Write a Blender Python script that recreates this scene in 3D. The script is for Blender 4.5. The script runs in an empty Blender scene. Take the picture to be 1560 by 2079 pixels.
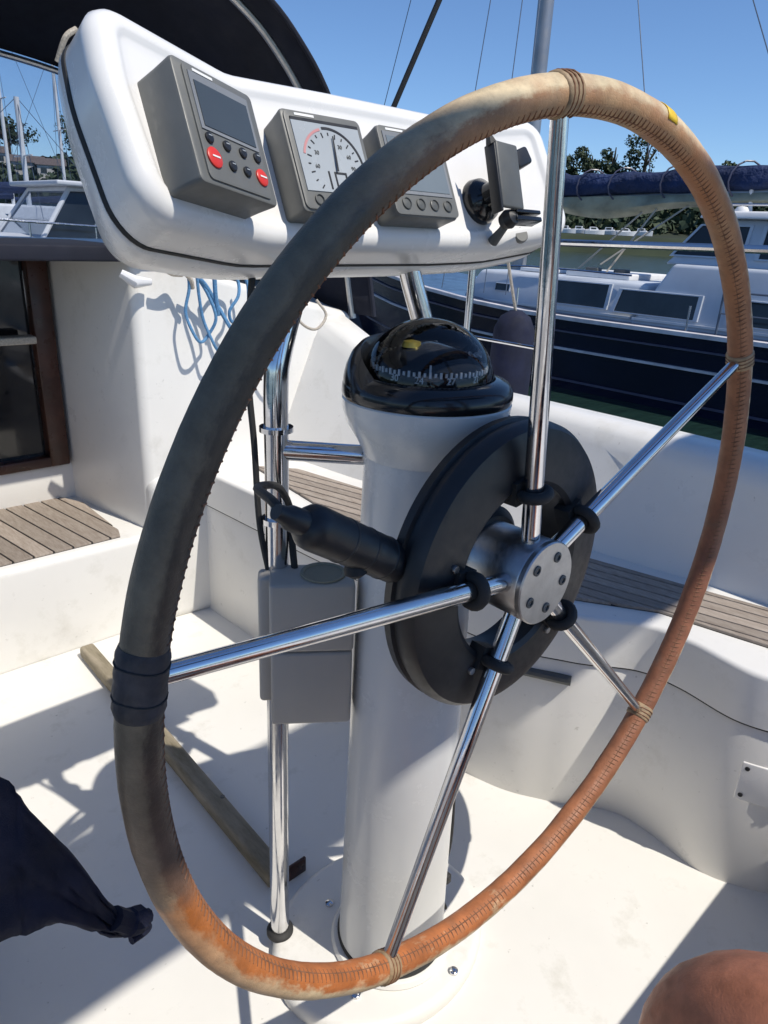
import bpy, bmesh, math, random
from mathutils import Vector, Matrix, noise
from math import sin, cos, pi, radians, sqrt, atan2
random.seed(7)
S = bpy.context.scene
COL = S.collection
# ------------------------------------------------------------------ camera
CAM = Vector((-0.6160, -0.3838, 0.3471))        # metres; the origin is the centre of the steering wheel
cd = bpy.data.cameras.new('camera'); cam = bpy.data.objects.new('camera', cd); COL.objects.link(cam)
Mc = Matrix(((0.7301, 0.2172, -0.6479), (-0.6818, 0.2947, -0.6695), (0.0455, 0.9306, 0.3633)))
cam.matrix_world = Matrix.Translation(CAM) @ Mc.to_quaternion().to_matrix().to_4x4()
cd.sensor_fit = 'VERTICAL'; cd.sensor_height = 24.0; cd.lens = 24.0 * 1460 / 2079
cd.clip_start = 0.02; cd.clip_end = 4000
S.camera = cam
# ------------------------------------------------------------------ light
SUN = Vector((0.15, -0.64, 1.0)).normalized()
W = bpy.data.worlds.new('World'); S.world = W; W.use_nodes = True
nt = W.node_tree; nt.nodes.clear()
sky = nt.nodes.new('ShaderNodeTexSky'); sky.sky_type = 'NISHITA'; sky.sun_disc = False
sky.sun_elevation = math.asin(SUN.z); sky.sun_rotation = atan2(SUN.x, SUN.y)
sky.air_density = 0.9; sky.dust_density = 0.0; sky.ozone_density = 6.0; sky.altitude = 100
bg = nt.nodes.new('ShaderNodeBackground'); bg.inputs['Strength'].default_value = 0.122
wo = nt.nodes.new('ShaderNodeOutputWorld')
tn = nt.nodes.new('ShaderNodeMix'); tn.data_type = 'RGBA'; tn.blend_type = 'MULTIPLY'; tn.inputs[0].default_value = 1.0; tn.inputs[7].default_value = (0.83, 0.91, 1.0, 1)
nt.links.new(sky.outputs[0], tn.inputs[6]); nt.links.new(tn.outputs[2], bg.inputs[0]); nt.links.new(bg.outputs[0], wo.inputs[0])
sl = bpy.data.lights.new('sun', 'SUN'); sl.energy = 4.1; sl.angle = radians(0.53); sl.color = (1.0, 0.94, 0.845)
so = bpy.data.objects.new('sun', sl); COL.objects.link(so)
so.rotation_euler = SUN.to_track_quat('Z', 'Y').to_euler()
S.view_settings.view_transform = 'Standard'; S.view_settings.look = 'None'
S.view_settings.exposure = 0.16; S.view_settings.gamma = 1.0; S.view_settings.use_curve_mapping = False

# ------------------------------------------------------------------ materials
class NT:
    def __init__(s, name):
        s.m = bpy.data.materials.new(name); s.m.use_nodes = True
        s.t = s.m.node_tree; s.b = s.t.nodes['Principled BSDF']
    def n(s, typ, **kw):
        x = s.t.nodes.new(typ)
        for k, v in kw.items():
            if k.startswith('_'): setattr(x, k[1:], v)
            else: x.inputs[k.replace('__', ' ')].default_value = v
        return x
    def l(s, a, b): s.t.links.new(a, b)
def tex(N, scale, detail=4, rough=0.55, coord='Object', vec=None, sc=None):
    c = N.n('ShaderNodeTexCoord'); src = c.outputs[coord]
    if sc:
        mp = N.n('ShaderNodeMapping'); mp.inputs['Scale'].default_value = sc
        N.l(src, mp.inputs[0]); src = mp.outputs[0]
    t = N.n('ShaderNodeTexNoise', Scale=scale, Detail=detail, Roughness=rough)
    N.l(src, t.inputs['Vector']); return t
def ramp(N, src, stops):
    r = N.n('ShaderNodeValToRGB'); e = r.color_ramp.elements
    while len(e) < len(stops): e.new(0.5)
    for i, (p, c) in enumerate(stops):
        e[i].position = p; e[i].color = (c[0], c[1], c[2], 1) if not isinstance(c, float) else (c, c, c, 1)
    N.l(src, r.inputs[0]); return r
def mix(N, f, a, b, mode='MIX'):
    m = N.n('ShaderNodeMix'); m.data_type = 'RGBA'; m.blend_type = mode
    for sock, v in ((m.inputs[0], f), (m.inputs[6], a), (m.inputs[7], b)):
        if isinstance(v, (int, float)): sock.default_value = v
        elif isinstance(v, (tuple, list)): sock.default_value = (v[0], v[1], v[2], 1)
        else: N.l(v, sock)
    return m.outputs[2]
def bump(N, h, strength=0.2, dist=0.002, normal=None):
    b = N.n('ShaderNodeBump', Strength=strength, Distance=dist); N.l(h, b.inputs['Height'])
    if normal: N.l(normal, b.inputs['Normal'])
    N.l(b.outputs[0], N.b.inputs['Normal']); return b.outputs[0]
def simple(name, col, rough=0.5, metal=0.0, var=0.12, scale=8, bmp=0.0, bscale=200, spec=0.5, coat=0.0, bdist=0.001):
    N = NT(name)
    t = tex(N, scale)
    lo = tuple(c * (1 - var) for c in col); hi = tuple(min(1, c * (1 + var)) for c in col)
    r = ramp(N, t.outputs[0], [(0.3, lo), (0.7, hi)])
    N.l(r.outputs[0], N.b.inputs['Base Color'])
    N.b.inputs['Roughness'].default_value = rough; N.b.inputs['Metallic'].default_value = metal
    N.b.inputs['Specular IOR Level'].default_value = spec; N.b.inputs['Coat Weight'].default_value = coat
    t2 = tex(N, scale * 3, 5)
    rr = ramp(N, t2.outputs[0], [(0.3, max(0.0, rough - 0.07)), (0.75, min(1.0, rough + 0.1))])
    N.l(rr.outputs[0], N.b.inputs['Roughness'])
    if bmp: bump(N, tex(N, bscale, 3).outputs[0], bmp, bdist)
    return N.m
def gelcoat(name, col, dirt=0.25, rough=0.32):
    N = NT(name)
    t = tex(N, 2.2, 6, 0.6); r = ramp(N, t.outputs[0], [(0.35, tuple(c * 0.93 for c in col)), (0.65, col)])
    d = tex(N, 9, 8, 0.7); dr = ramp(N, d.outputs[0], [(0.56, 0.0), (0.8, 1.0)])
    mm = N.n('ShaderNodeMath', _operation='MULTIPLY'); mm.inputs[1].default_value = dirt
    N.l(dr.outputs[0], mm.inputs[0])
    c = mix(N, mm.outputs[0], r.outputs[0], (0.42, 0.40, 0.33))
    sp = tex(N, 60, 3, 0.6); spr = ramp(N, sp.outputs[0], [(0.70, 0.0), (0.76, 1.0)])
    m2 = N.n('ShaderNodeMath', _operation='MULTIPLY'); m2.inputs[1].default_value = dirt * 0.9
    N.l(spr.outputs[0], m2.inputs[0])
    c = mix(N, m2.outputs[0], c, (0.25, 0.23, 0.19))
    N.l(c, N.b.inputs['Base Color'])
    rr = ramp(N, d.outputs[0], [(0.3, rough - 0.08), (0.8, rough + 0.2)]); N.l(rr.outputs[0], N.b.inputs['Roughness'])
    bump(N, tex(N, 14, 3).outputs[0], 0.25, 0.0012)
    return N.m
def clear(name, tint, gloss=1.0, haze=0.0, hazecol=(0.5, 0.55, 0.6), rough=0.02, ior=1.45):
    N = NT(name); t = N.t; t.nodes.remove(N.b)
    out = [x for x in t.nodes if x.type == 'OUTPUT_MATERIAL'][0]
    tr = N.n('ShaderNodeBsdfTransparent'); tr.inputs[0].default_value = (*tint, 1)
    gl = N.n('ShaderNodeBsdfGlossy'); gl.inputs['Roughness'].default_value = rough
    fr = N.n('ShaderNodeFresnel'); fr.inputs[0].default_value = ior
    ms = N.n('ShaderNodeMixShader'); N.l(fr.outputs[0], ms.inputs[0]); N.l(tr.outputs[0], ms.inputs[1]); N.l(gl.outputs[0], ms.inputs[2])
    last = ms
    if haze:
        df = N.n('ShaderNodeBsdfDiffuse'); df.inputs[0].default_value = (*hazecol, 1)
        nz = tex(N, 5, 5, 0.7); rp = ramp(N, nz.outputs[0], [(0.3, haze * 0.5), (0.8, haze * 1.6)])
        m2 = N.n('ShaderNodeMixShader'); N.l(rp.outputs[0], m2.inputs[0]); N.l(ms.outputs[0], m2.inputs[1]); N.l(df.outputs[0], m2.inputs[2]); last = m2
    N.l(last.outputs[0], out.inputs[0]); return N.m

M = {}
M['gel'] = gelcoat('white_gelcoat', (0.77, 0.755, 0.715), 0.42)
M['gel_clean'] = gelcoat('clean_gelcoat', (0.80, 0.79, 0.765), 0.12, 0.22)
M['gel_floor'] = gelcoat('floor_gelcoat', (0.76, 0.745, 0.70), 0.6, 0.45)
M['ped'] = gelcoat('pedestal_paint', (0.66, 0.665, 0.65), 0.15, 0.2)
M['steel'] = simple('stainless_steel', (0.66, 0.66, 0.67), 0.13, 1.0, 0.05, 30, 0.03, 300)
M['alu'] = simple('dull_aluminium', (0.50, 0.50, 0.50), 0.36, 1.0, 0.1, 60, 0.1, 400)
M['black'] = simple('black_plastic', (0.014, 0.015, 0.017), 0.42, 0, 0.2, 30, 0.1, 600)
M['blackg'] = simple('glossy_black_plastic', (0.010, 0.011, 0.013), 0.16, 0, 0.2, 20)
M['rubber'] = simple('black_rubber', (0.02, 0.02, 0.02), 0.7, 0, 0.2, 40)
M['grey'] = simple('grey_plastic', (0.14, 0.142, 0.133), 0.45, 0, 0.08, 30, 0.06, 900)
M['greyd'] = simple('dark_grey_plastic', (0.085, 0.09, 0.088), 0.5, 0, 0.1, 30, 0.06, 900)
M['red'] = simple('red_button', (0.60, 0.035, 0.025), 0.4, 0, 0.1)
M['lcd'] = simple('lcd_glass', (0.055, 0.068, 0.078), 0.12, 0, 0.06, 10)
M['dial'] = simple('pale_dial', (0.36, 0.39, 0.41), 0.25, 0, 0.06, 10)
M['lcd2'] = simple('grey_display', (0.16, 0.19, 0.21), 0.15, 0, 0.08, 10)
M['white'] = simple('white_print', (0.75, 0.75, 0.73), 0.5, 0, 0.04)
M['beige'] = simple('beige_plastic', (0.40, 0.375, 0.335), 0.5, 0, 0.08, 5, 0.05, 300)
M['canvas'] = simple('navy_black_canvas', (0.0065, 0.0085, 0.019), 0.85, 0, 0.3, 6, 0.25, 500)
M['navy'] = simple('navy_canvas', (0.006, 0.009, 0.030), 0.85, 0, 0.35, 14, 0.6, 900)
M['bluecover'] = simple('blue_sail_cover', (0.009, 0.022, 0.075), 0.8, 0, 0.45, 3, 0.8, 12, bdist=0.05)
M['sag'] = simple('weathered_canvas', (0.30, 0.30, 0.22), 0.85, 0, 0.3, 4, 0.5, 10, bdist=0.03)
M['rope_blue'] = simple('blue_rope', (0.10, 0.25, 0.44), 0.8, 0, 0.25, 200, 0.8, 700)
M['rope_pale'] = simple('pale_rope', (0.45, 0.40, 0.33), 0.8, 0, 0.25, 200, 0.8, 700)
M['mahog'] = simple('mahogany', (0.05, 0.017, 0.010), 0.3, 0, 0.35, 12)
M['smoked'] = simple('smoked_acrylic', (0.008, 0.008, 0.010), 0.07, 0, 0.2, 5)
M['navyhull'] = simple('navy_hull_paint', (0.0045, 0.006, 0.024), 0.16, 0, 0.2, 2, 0.06, 3, bdist=0.02)
M['stripe'] = simple('pale_strake', (0.58, 0.56, 0.58), 0.4, 0, 0.2, 6)
M['striped'] = simple('dull_strake', (0.07, 0.07, 0.11), 0.4, 0, 0.2, 6)
M['super'] = simple('painted_superstructure', (0.50, 0.54, 0.60), 0.35, 0, 0.1, 2)
M['superw'] = simple('white_deck_paint', (0.74, 0.74, 0.74), 0.5, 0, 0.08, 5)
M['winglass'] = simple('dark_window_glass', (0.022, 0.027, 0.03), 0.06, 0, 0.4, 3)
M['mast'] = simple('anodised_mast', (0.33, 0.33, 0.34), 0.4, 0.7, 0.1, 3)
M['wire'] = simple('rigging_wire', (0.12, 0.15, 0.20), 0.4, 0.4)
M['vinyl'] = clear('clear_vinyl', (0.66, 0.70, 0.76), haze=0.10, hazecol=(0.42, 0.47, 0.52), rough=0.05, ior=1.18)
M['domeglass'] = clear('compass_dome', (0.90, 0.92, 0.95), rough=0.035, ior=1.5)
M['skin'] = simple('skin', (0.40, 0.155, 0.085), 0.5, 0, 0.28, 40, 0.35, 420)
M['shirt'] = simple('grey_shirt', (0.20, 0.21, 0.23), 0.85, 0, 0.1, 20, 0.3, 300)
M['shorts'] = simple('navy_shorts', (0.02, 0.025, 0.045), 0.85, 0, 0.1, 20, 0.3, 300)
M['hair'] = simple('brown_hair', (0.05, 0.03, 0.02), 0.7, 0, 0.4, 90, 0.8, 200)
M['trunk'] = simple('bark', (0.10, 0.075, 0.05), 0.9, 0, 0.3, 3)
M['house'] = simple('house_render', (0.60, 0.57, 0.52), 0.8, 0, 0.1, 1)
M['roof'] = simple('roof_tiles', (0.13, 0.10, 0.09), 0.8, 0, 0.25, 3)
M['grass'] = simple('hill_grass', (0.028, 0.040, 0.018), 0.95, 0, 0.45, 0.06)
def leafmat(name, a, b, c):
    N = NT(name); g = N.n('ShaderNodeNewGeometry')
    r = ramp(N, g.outputs['Random Per Island'], [(0.0, a), (0.5, b), (1.0, c)])
    N.l(r.outputs[0], N.b.inputs['Base Color']); N.b.inputs['Roughness'].default_value = 0.75
    return N.m
M['leaf'] = leafmat('foliage', (0.022, 0.045, 0.014), (0.04, 0.065, 0.022), (0.08, 0.095, 0.035))
M['leafd'] = leafmat('dark_foliage', (0.014, 0.03, 0.012), (0.028, 0.05, 0.02), (0.05, 0.07, 0.03))
def watermat():
    N = NT('harbour_water'); N.b.inputs['Base Color'].default_value = (0.012, 0.03, 0.024, 1)
    N.b.inputs['Roughness'].default_value = 0.06
    t = tex(N, 2.2, 6, 0.6, sc=(1, 2.2, 1)); t2 = tex(N, 0.35, 3, 0.5)
    a = N.n('ShaderNodeMath', _operation='ADD'); N.l(t.outputs[0], a.inputs[0]); N.l(t2.outputs[0], a.inputs[1])
    bump(N, a.outputs[0], 0.5, 0.12); return N.m
M['water'] = watermat()
def teakmat():
    N = NT('weathered_teak')
    oi = N.n('ShaderNodeObjectInfo')
    t = tex(N, 30, 6, 0.7, sc=(6, 1, 1))
    r = ramp(N, t.outputs[0], [(0.3, (0.22, 0.175, 0.14)), (0.7, (0.37, 0.32, 0.27))])
    rr = ramp(N, oi.outputs['Random'], [(0.0, 0.8), (1.0, 1.15)])
    c = mix(N, 1.0, r.outputs[0], rr.outputs[0], 'MULTIPLY')
    N.l(c, N.b.inputs['Base Color']); N.b.inputs['Roughness'].default_value = 0.8
    bump(N, t.outputs[0], 0.4, 0.001); return N.m
M['teak'] = teakmat()
def barmat():
    N = NT('old_teak_bar'); t = tex(N, 8, 6, 0.7, sc=(5, 1, 5))
    r = ramp(N, t.outputs[0], [(0.3, (0.15, 0.125, 0.075)), (0.7, (0.36, 0.31, 0.23))])
    N.l(r.outputs[0], N.b.inputs['Base Color']); N.b.inputs['Roughness'].default_value = 0.8
    bump(N, t.outputs[0], 0.4, 0.001); return N.m
M['bar'] = barmat()
def leathermat():
    # worn leather of the wheel rim: UV u runs round the wheel (0 at the top, clockwise), v round the tube
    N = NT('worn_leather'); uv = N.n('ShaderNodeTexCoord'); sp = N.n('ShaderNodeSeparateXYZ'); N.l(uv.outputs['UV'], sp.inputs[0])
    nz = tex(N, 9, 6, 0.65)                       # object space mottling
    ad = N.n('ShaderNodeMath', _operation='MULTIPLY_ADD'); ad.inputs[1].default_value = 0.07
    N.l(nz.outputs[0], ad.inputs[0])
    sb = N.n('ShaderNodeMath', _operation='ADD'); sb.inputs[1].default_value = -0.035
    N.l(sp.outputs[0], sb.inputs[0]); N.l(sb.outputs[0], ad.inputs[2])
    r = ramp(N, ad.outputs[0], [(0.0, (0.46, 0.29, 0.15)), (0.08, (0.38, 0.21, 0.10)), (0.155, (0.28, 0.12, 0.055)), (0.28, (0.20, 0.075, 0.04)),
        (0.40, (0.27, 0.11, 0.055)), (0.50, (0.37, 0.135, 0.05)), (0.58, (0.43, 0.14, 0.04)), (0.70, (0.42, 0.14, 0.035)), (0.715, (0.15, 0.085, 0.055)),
        (0.76, (0.060, 0.045, 0.034)), (0.88, (0.058, 0.050, 0.036)), (0.935, (0.28, 0.15, 0.075)), (1.0, (0.46, 0.29, 0.15))])  # port sector: dark grey-green leather with the cast shadow painted into its colour
    # bleached streaks on the outer side of the tube
    mp = N.n('ShaderNodeMapping'); mp.inputs['Scale'].default_value = (70, 5, 1); N.l(uv.outputs['UV'], mp.inputs[0])
    n2 = N.n('ShaderNodeTexNoise', Scale=1.0, Detail=7, Roughness=0.7); N.l(mp.outputs[0], n2.inputs['Vector'])
    vv = ramp(N, sp.outputs[1], [(0.0, 0.75), (0.13, 0.62), (0.20, 0.34), (0.27, 0.08), (0.36, 0.0), (0.66, 0.0), (0.85, 0.6)])
    a2 = N.n('ShaderNodeMath', _operation='ADD'); N.l(n2.outputs[0], a2.inputs[0]); N.l(vv.outputs[0], a2.inputs[1])
    ex = ramp(N, sp.outputs[0], [(0.20, 0.02), (0.42, 0.03), (0.50, 0.13), (0.69, 0.15), (0.70, 0.0)])
    a6 = N.n('ShaderNodeMath', _operation='ADD'); N.l(a2.outputs[0], a6.inputs[0]); N.l(ex.outputs[0], a6.inputs[1])
    f = ramp(N, a6.outputs[0], [(0.70, 0.0), (0.90, 0.85)])
    dk = ramp(N, sp.outputs[0], [(0.62, 1.0), (0.72, 0.16), (0.90, 0.16), (0.95, 1.0)])  # holds the bleaching back in the port sector painted as shade
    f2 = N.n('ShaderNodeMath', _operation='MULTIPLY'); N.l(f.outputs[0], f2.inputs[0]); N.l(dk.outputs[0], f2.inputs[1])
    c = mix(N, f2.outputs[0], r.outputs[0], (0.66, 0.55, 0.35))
    n3 = tex(N, 30, 7, 0.7); r3 = ramp(N, n3.outputs[0], [(0.3, 0.58), (0.7, 1.38)])
    c = mix(N, 0.8, c, r3.outputs[0], 'MULTIPLY')
    n5 = tex(N, 6.5, 4, 0.6); r5 = ramp(N, n5.outputs[0], [(0.48, 0.0), (0.62, 0.75)])
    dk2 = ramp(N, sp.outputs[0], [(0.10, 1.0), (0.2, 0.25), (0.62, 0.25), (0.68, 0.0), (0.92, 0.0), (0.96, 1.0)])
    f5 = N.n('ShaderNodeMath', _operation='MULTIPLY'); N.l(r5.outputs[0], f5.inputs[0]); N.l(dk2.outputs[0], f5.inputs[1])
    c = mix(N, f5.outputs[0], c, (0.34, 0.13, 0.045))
    # grey-blue mildew patches
    n4 = tex(N, 14, 5, 0.6); r4 = ramp(N, n4.outputs[0], [(0.6, 0.0), (0.74, 0.35)])
    c = mix(N, r4.outputs[0], c, (0.17, 0.17, 0.13))
    N.l(c, N.b.inputs['Base Color']); N.b.inputs['Roughness'].default_value = 0.55
    a3 = N.n('ShaderNodeMath', _operation='ADD'); N.l(n3.outputs[0], a3.inputs[0]); N.l(n2.outputs[0], a3.inputs[1])
    vo = N.n('ShaderNodeTexVoronoi', Scale=230.0); vo.feature = 'DISTANCE_TO_EDGE'; tc = N.n('ShaderNodeTexCoord'); N.l(tc.outputs['Object'], vo.inputs['Vector'])
    vr = ramp(N, vo.outputs['Distance'], [(0.0, 0.72), (0.10, 1.0)]); a4 = N.n('ShaderNodeMath', _operation='ADD'); N.l(a3.outputs[0], a4.inputs[0]); N.l(vr.outputs[0], a4.inputs[1])
    rg = ramp(N, nz.outputs[0], [(0.35, 0.38), (0.65, 0.72)]); N.l(rg.outputs[0], N.b.inputs['Roughness'])
    bump(N, a4.outputs[0], 0.45, 0.0009); return N.m
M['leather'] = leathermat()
M['tape'] = simple('dark_leather_wrap', (0.035, 0.035, 0.042), 0.65, 0, 0.4, 60, 0.6, 150)
M['stitch'] = simple('stitch_thread', (0.20, 0.095, 0.05), 0.8, 0, 0.3, 100)
M['yellow'] = simple('yellow_tape', (0.75, 0.50, 0.02), 0.5, 0, 0.15, 60)

# ------------------------------------------------------------------ builders
class MB:
    def __init__(s): s.v = []; s.f = []; s.uv = None
    def add(s, vs, fs):
        o = len(s.v); s.v += [Vector(p) for p in vs]; s.f += [tuple(i + o for i in f) for f in fs]; return s
    def box(s, c, size, R=None):
        c = Vector(c); h = Vector(size) / 2; R = R or Matrix.Identity(3)
        vs = [c + R @ Vector((x * h.x, y * h.y, z * h.z)) for x in (-1, 1) for y in (-1, 1) for z in (-1, 1)]
        return s.add(vs, [(0, 1, 3, 2), (4, 6, 7, 5), (0, 4, 5, 1), (2, 3, 7, 6), (0, 2, 6, 4), (1, 5, 7, 3)])
    def rings(s, rs, close=True, cap=True):
        n = len(rs[0]); vs = [p for r in rs for p in r]; fs = []
        for i in range(len(rs) - 1):
            for j in range(n if close else n - 1):
                k = (j + 1) % n; fs.append((i * n + j, i * n + k, (i + 1) * n + k, (i + 1) * n + j))
        if cap and close:
            fs.append(tuple(range(n))[::-1]); fs.append(tuple((len(rs) - 1) * n + j for j in range(n)))
        return s.add(vs, fs)
    def tube(s, pts, r, seg=12, cap=True):
        pts = [Vector(p) for p in pts]; n = len(pts)
        rr = r if isinstance(r, (list, tuple)) else [r] * n
        T = [(pts[min(i + 1, n - 1)] - pts[max(i - 1, 0)]).normalized() for i in range(n)]
        up = Vector((0, 0, 1)) if abs(T[0].z) < 0.9 else Vector((1, 0, 0))
        a = T[0].cross(up).normalized(); rs = []
        for i in range(n):
            a = (a - T[i] * a.dot(T[i])).normalized(); b = T[i].cross(a)
            rs.append([pts[i] + (a * cos(t) + b * sin(t)) * rr[i] for t in [2 * pi * k / seg for k in range(seg)]])
        return s.rings(rs, True, cap)
    def lathe(s, prof, o=(0, 0, 0), ax=(0, 0, 1), seg=32, cap=True):
        ax = Vector(ax).normalized(); o = Vector(o)
        u = ax.cross(Vector((0, 1, 0)) if abs(ax.y) < 0.9 else Vector((0, 0, 1))).normalized(); w = ax.cross(u)
        rs = [[o + ax * h + (u * cos(t) + w * sin(t)) * r for t in [2 * pi * k / seg for k in range(seg)]] for r, h in prof]
        return s.rings(rs, True, cap)
    def prism(s, poly, z0, z1):
        n = len(poly)
        return s.add([(x, y, z0) for x, y in poly] + [(x, y, z1) for x, y in poly],
                     [tuple(range(n))[::-1], tuple(range(n, 2 * n))] + [(i, (i + 1) % n, n + (i + 1) % n, n + i) for i in range(n)])
ORG = {}
def tag(o, label=None, cat=None, group=None, kind=None):
    if label: o['label'] = label
    if cat: o['category'] = cat
    if group: o['group'] = group
    if kind: o['kind'] = kind
    return o
def thing(name, loc, label, cat, group=None):
    o = bpy.data.objects.new(name, None); o.location = loc; o.empty_display_size = 0.05
    COL.objects.link(o); ORG[o] = Vector(loc); return tag(o, label, cat, group)
def obj(name, mb, mat, parent=None, bevel=0.0, bseg=3, ang=35, solid=0.0, smooth=True, sub=0, bang=30, bz=None):
    org = Vector((0, 0, 0)); p = parent
    if parent is not None: org = ORG[parent]
    me = bpy.data.meshes.new(name)
    me.from_pydata([tuple(v - org) for v in mb.v], [], mb.f); me.update()
    bm = bmesh.new(); bm.from_mesh(me); bmesh.ops.recalc_face_normals(bm, faces=bm.faces)
    if bevel:
        es = [e for e in bm.edges if len(e.link_faces) == 2 and e.calc_face_angle(0) > radians(bang) and (bz is None or min(v.co.z + org.z for v in e.verts) > bz)]
        bmesh.ops.bevel(bm, geom=es, offset=bevel, segments=bseg, affect='EDGES', profile=0.5, clamp_overlap=True)
    bm.to_mesh(me); bm.free()
    if mb.uv:
        pass
    if smooth:
        me.polygons.foreach_set('use_smooth', [True] * len(me.polygons)); me.set_sharp_from_angle(angle=radians(ang))
    me.materials.append(mat)
    o = bpy.data.objects.new(name, me); COL.objects.link(o)
    if parent is not None: o.parent = parent
    ORG[o] = org
    if solid:
        md = o.modifiers.new('solid', 'SOLIDIFY'); md.thickness = solid; md.offset = 0
    if sub:
        md = o.modifiers.new('sub', 'SUBSURF'); md.levels = sub; md.render_levels = sub
    return o
def spline(pts, n=8):
    pts = [Vector(p) for p in pts]; out = []
    P = [pts[0] * 2 - pts[1]] + pts + [pts[-1] * 2 - pts[-2]]
    for i in range(1, len(P) - 2):
        for k in range(n):
            t = k / n; a, b, c, d = P[i - 1:i + 3]
            out.append(0.5 * ((2 * b) + (c - a) * t + (2 * a - 5 * b + 4 * c - d) * t * t + (3 * b - a - 3 * c + d) * t ** 3))
    out.append(pts[-1]); return out
def textmb(s, size, o, X, Y, depth=0.0006):
    cu = bpy.data.curves.new('t', 'FONT'); cu.body = s; cu.size = size; cu.align_x = 'CENTER'; cu.align_y = 'CENTER'; cu.extrude = depth
    ob = bpy.data.objects.new('t', cu); COL.objects.link(ob); bpy.context.view_layer.update()
    me = bpy.data.meshes.new_from_object(ob.evaluated_get(bpy.context.evaluated_depsgraph_get()))
    X = Vector(X).normalized(); Y = Vector(Y).normalized(); Z = X.cross(Y); o = Vector(o)
    mb = MB(); mb.add([o + X * v.co.x + Y * v.co.y + Z * v.co.z for v in me.vertices], [tuple(p.vertices) for p in me.polygons])
    bpy.data.objects.remove(ob); bpy.data.curves.remove(cu); bpy.data.meshes.remove(me); return mb
def clip_strip(poly, p, d, w0, w1):
    # part of a plan polygon lying between two parallel lines (distances w0..w1 from p, across direction d)
    d = Vector(d).normalized(); n = Vector((-d[1], d[0]))
    def cut(pl, off, sgn):
        out = []
        for i in range(len(pl)):
            a, b = Vector(pl[i]), Vector(pl[(i + 1) % len(pl)])
            da = sgn * ((a - Vector(p)).dot(n) - off); db = sgn * ((b - Vector(p)).dot(n) - off)
            if da >= 0: out.append(a)
            if da * db < 0: out.append(a + (b - a) * (da / (da - db)))
        return out
    return cut(cut(poly, w0, 1), w1, -1) if poly else []

# ================================================================== THE SETTING
FZ = -0.74; WZ = -1.25
o = obj('water', MB().add([(-900, -900, WZ), (900, -900, WZ), (900, 900, WZ), (-900, 900, WZ)], [(0, 1, 2, 3)]), M['water']); tag(o, kind='structure')

# hills round the harbour: an arc of ground 110 to 170 m off
def hill_h(az, r):
    base = 8.5 + 2.6 * noise.noise(Vector((az * 3.1, 0, 5))) + 1.8 * noise.noise(Vector((az * 11, 1, 2)))
    if az > 0.9: base = 9.5 + 1.5 * noise.noise(Vector((az * 7, 0, 5)))
    t = min(1, max(0, (r - 124) / 36)); q = min(1, max(0, (r - 119) / 4)); return WZ - 0.3 + 2.9 * q * q * (3 - 2 * q) + (base - 2.4) * (t * t * (3 - 2 * t))
mb = MB(); rs = []
for r in (118, 119, 120, 121, 122, 123, 125, 130, 137, 145, 153, 162, 175, 200, 260):
    rs.append([(r * sin(a), r * cos(a), hill_h(a, r)) for a in [radians(-80 + 2 * k) for k in range(106)]])
mb.rings(rs, close=False, cap=False)
o = obj('hillside', mb, M['grass']); tag(o, kind='structure')
def leafball(mb, c, r, n, size, flat=0.8):
    c = Vector(c)
    for _ in range(n):
        d = Vector((random.gauss(0, 1), random.gauss(0, 1), random.gauss(0, 1))).normalized()
        p = c + Vector((d.x * r, d.y * r, d.z * r * flat)) * random.uniform(0.55, 1.05)
        a = Vector((random.gauss(0, 1), random.gauss(0, 1), random.gauss(0, 1))).normalized(); b = a.cross(d).normalized(); s = size * random.uniform(0.6, 1.4)
        mb.add([p + a * s, p + b * s * 0.8, p - a * s, p - b * s * 0.7], [(0, 1, 2, 3)])
wood = MB()
for k in range(1250):
    az = radians(random.uniform(-25, 100) if k < 700 else random.uniform(44, 72) if k < 1000 else random.uniform(8, 26)); r = random.uniform(129, 166)
    rad = random.uniform(1.6, 3.4)
    if az > 0.95 and r < 135: rad *= 0.7
    leafball(wood, (r * sin(az), r * cos(az), hill_h(az, r) + rad * 0.45), rad, 34, 0.62)
tag(obj('woodland', wood, M['leafd'], smooth=False), 'mass of dark green trees and scrub covering the far shore hillside', 'woodland', kind='stuff')
def tree(az_deg, r, h, w, label, grp, mat='leaf'):
    az = radians(az_deg); x, y = r * sin(az), r * cos(az); z = hill_h(az, r)
    t = thing('tree', (x, y, z), label, 'tree', grp)
    mb = MB(); mb.tube([(x, y, z - 0.3), (x + 0.1, y, z + h * 0.5), (x + 0.2, y, z + h * 0.85)], [h * 0.04, h * 0.03, h * 0.01], 8)
    for k in range(4):
        a = random.uniform(0, 6.28); mb.tube([(x + 0.1, y, z + h * 0.45), (x + cos(a) * w * 0.5, y + sin(a) * w * 0.5, z + h * 0.75)], [h * 0.018, h * 0.006], 6)
    obj('trunk', mb, M['trunk'], t)
    cr = MB()
    for k in range(9):
        a = random.uniform(0, 6.28); q = random.uniform(0, 0.6) * w
        leafball(cr, (x + cos(a) * q, y + sin(a) * q, z + h * random.uniform(0.45, 0.92)), w * random.uniform(0.25, 0.42), 110, 0.26)
    obj('crown', cr, M[mat], t, smooth=False)
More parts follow.
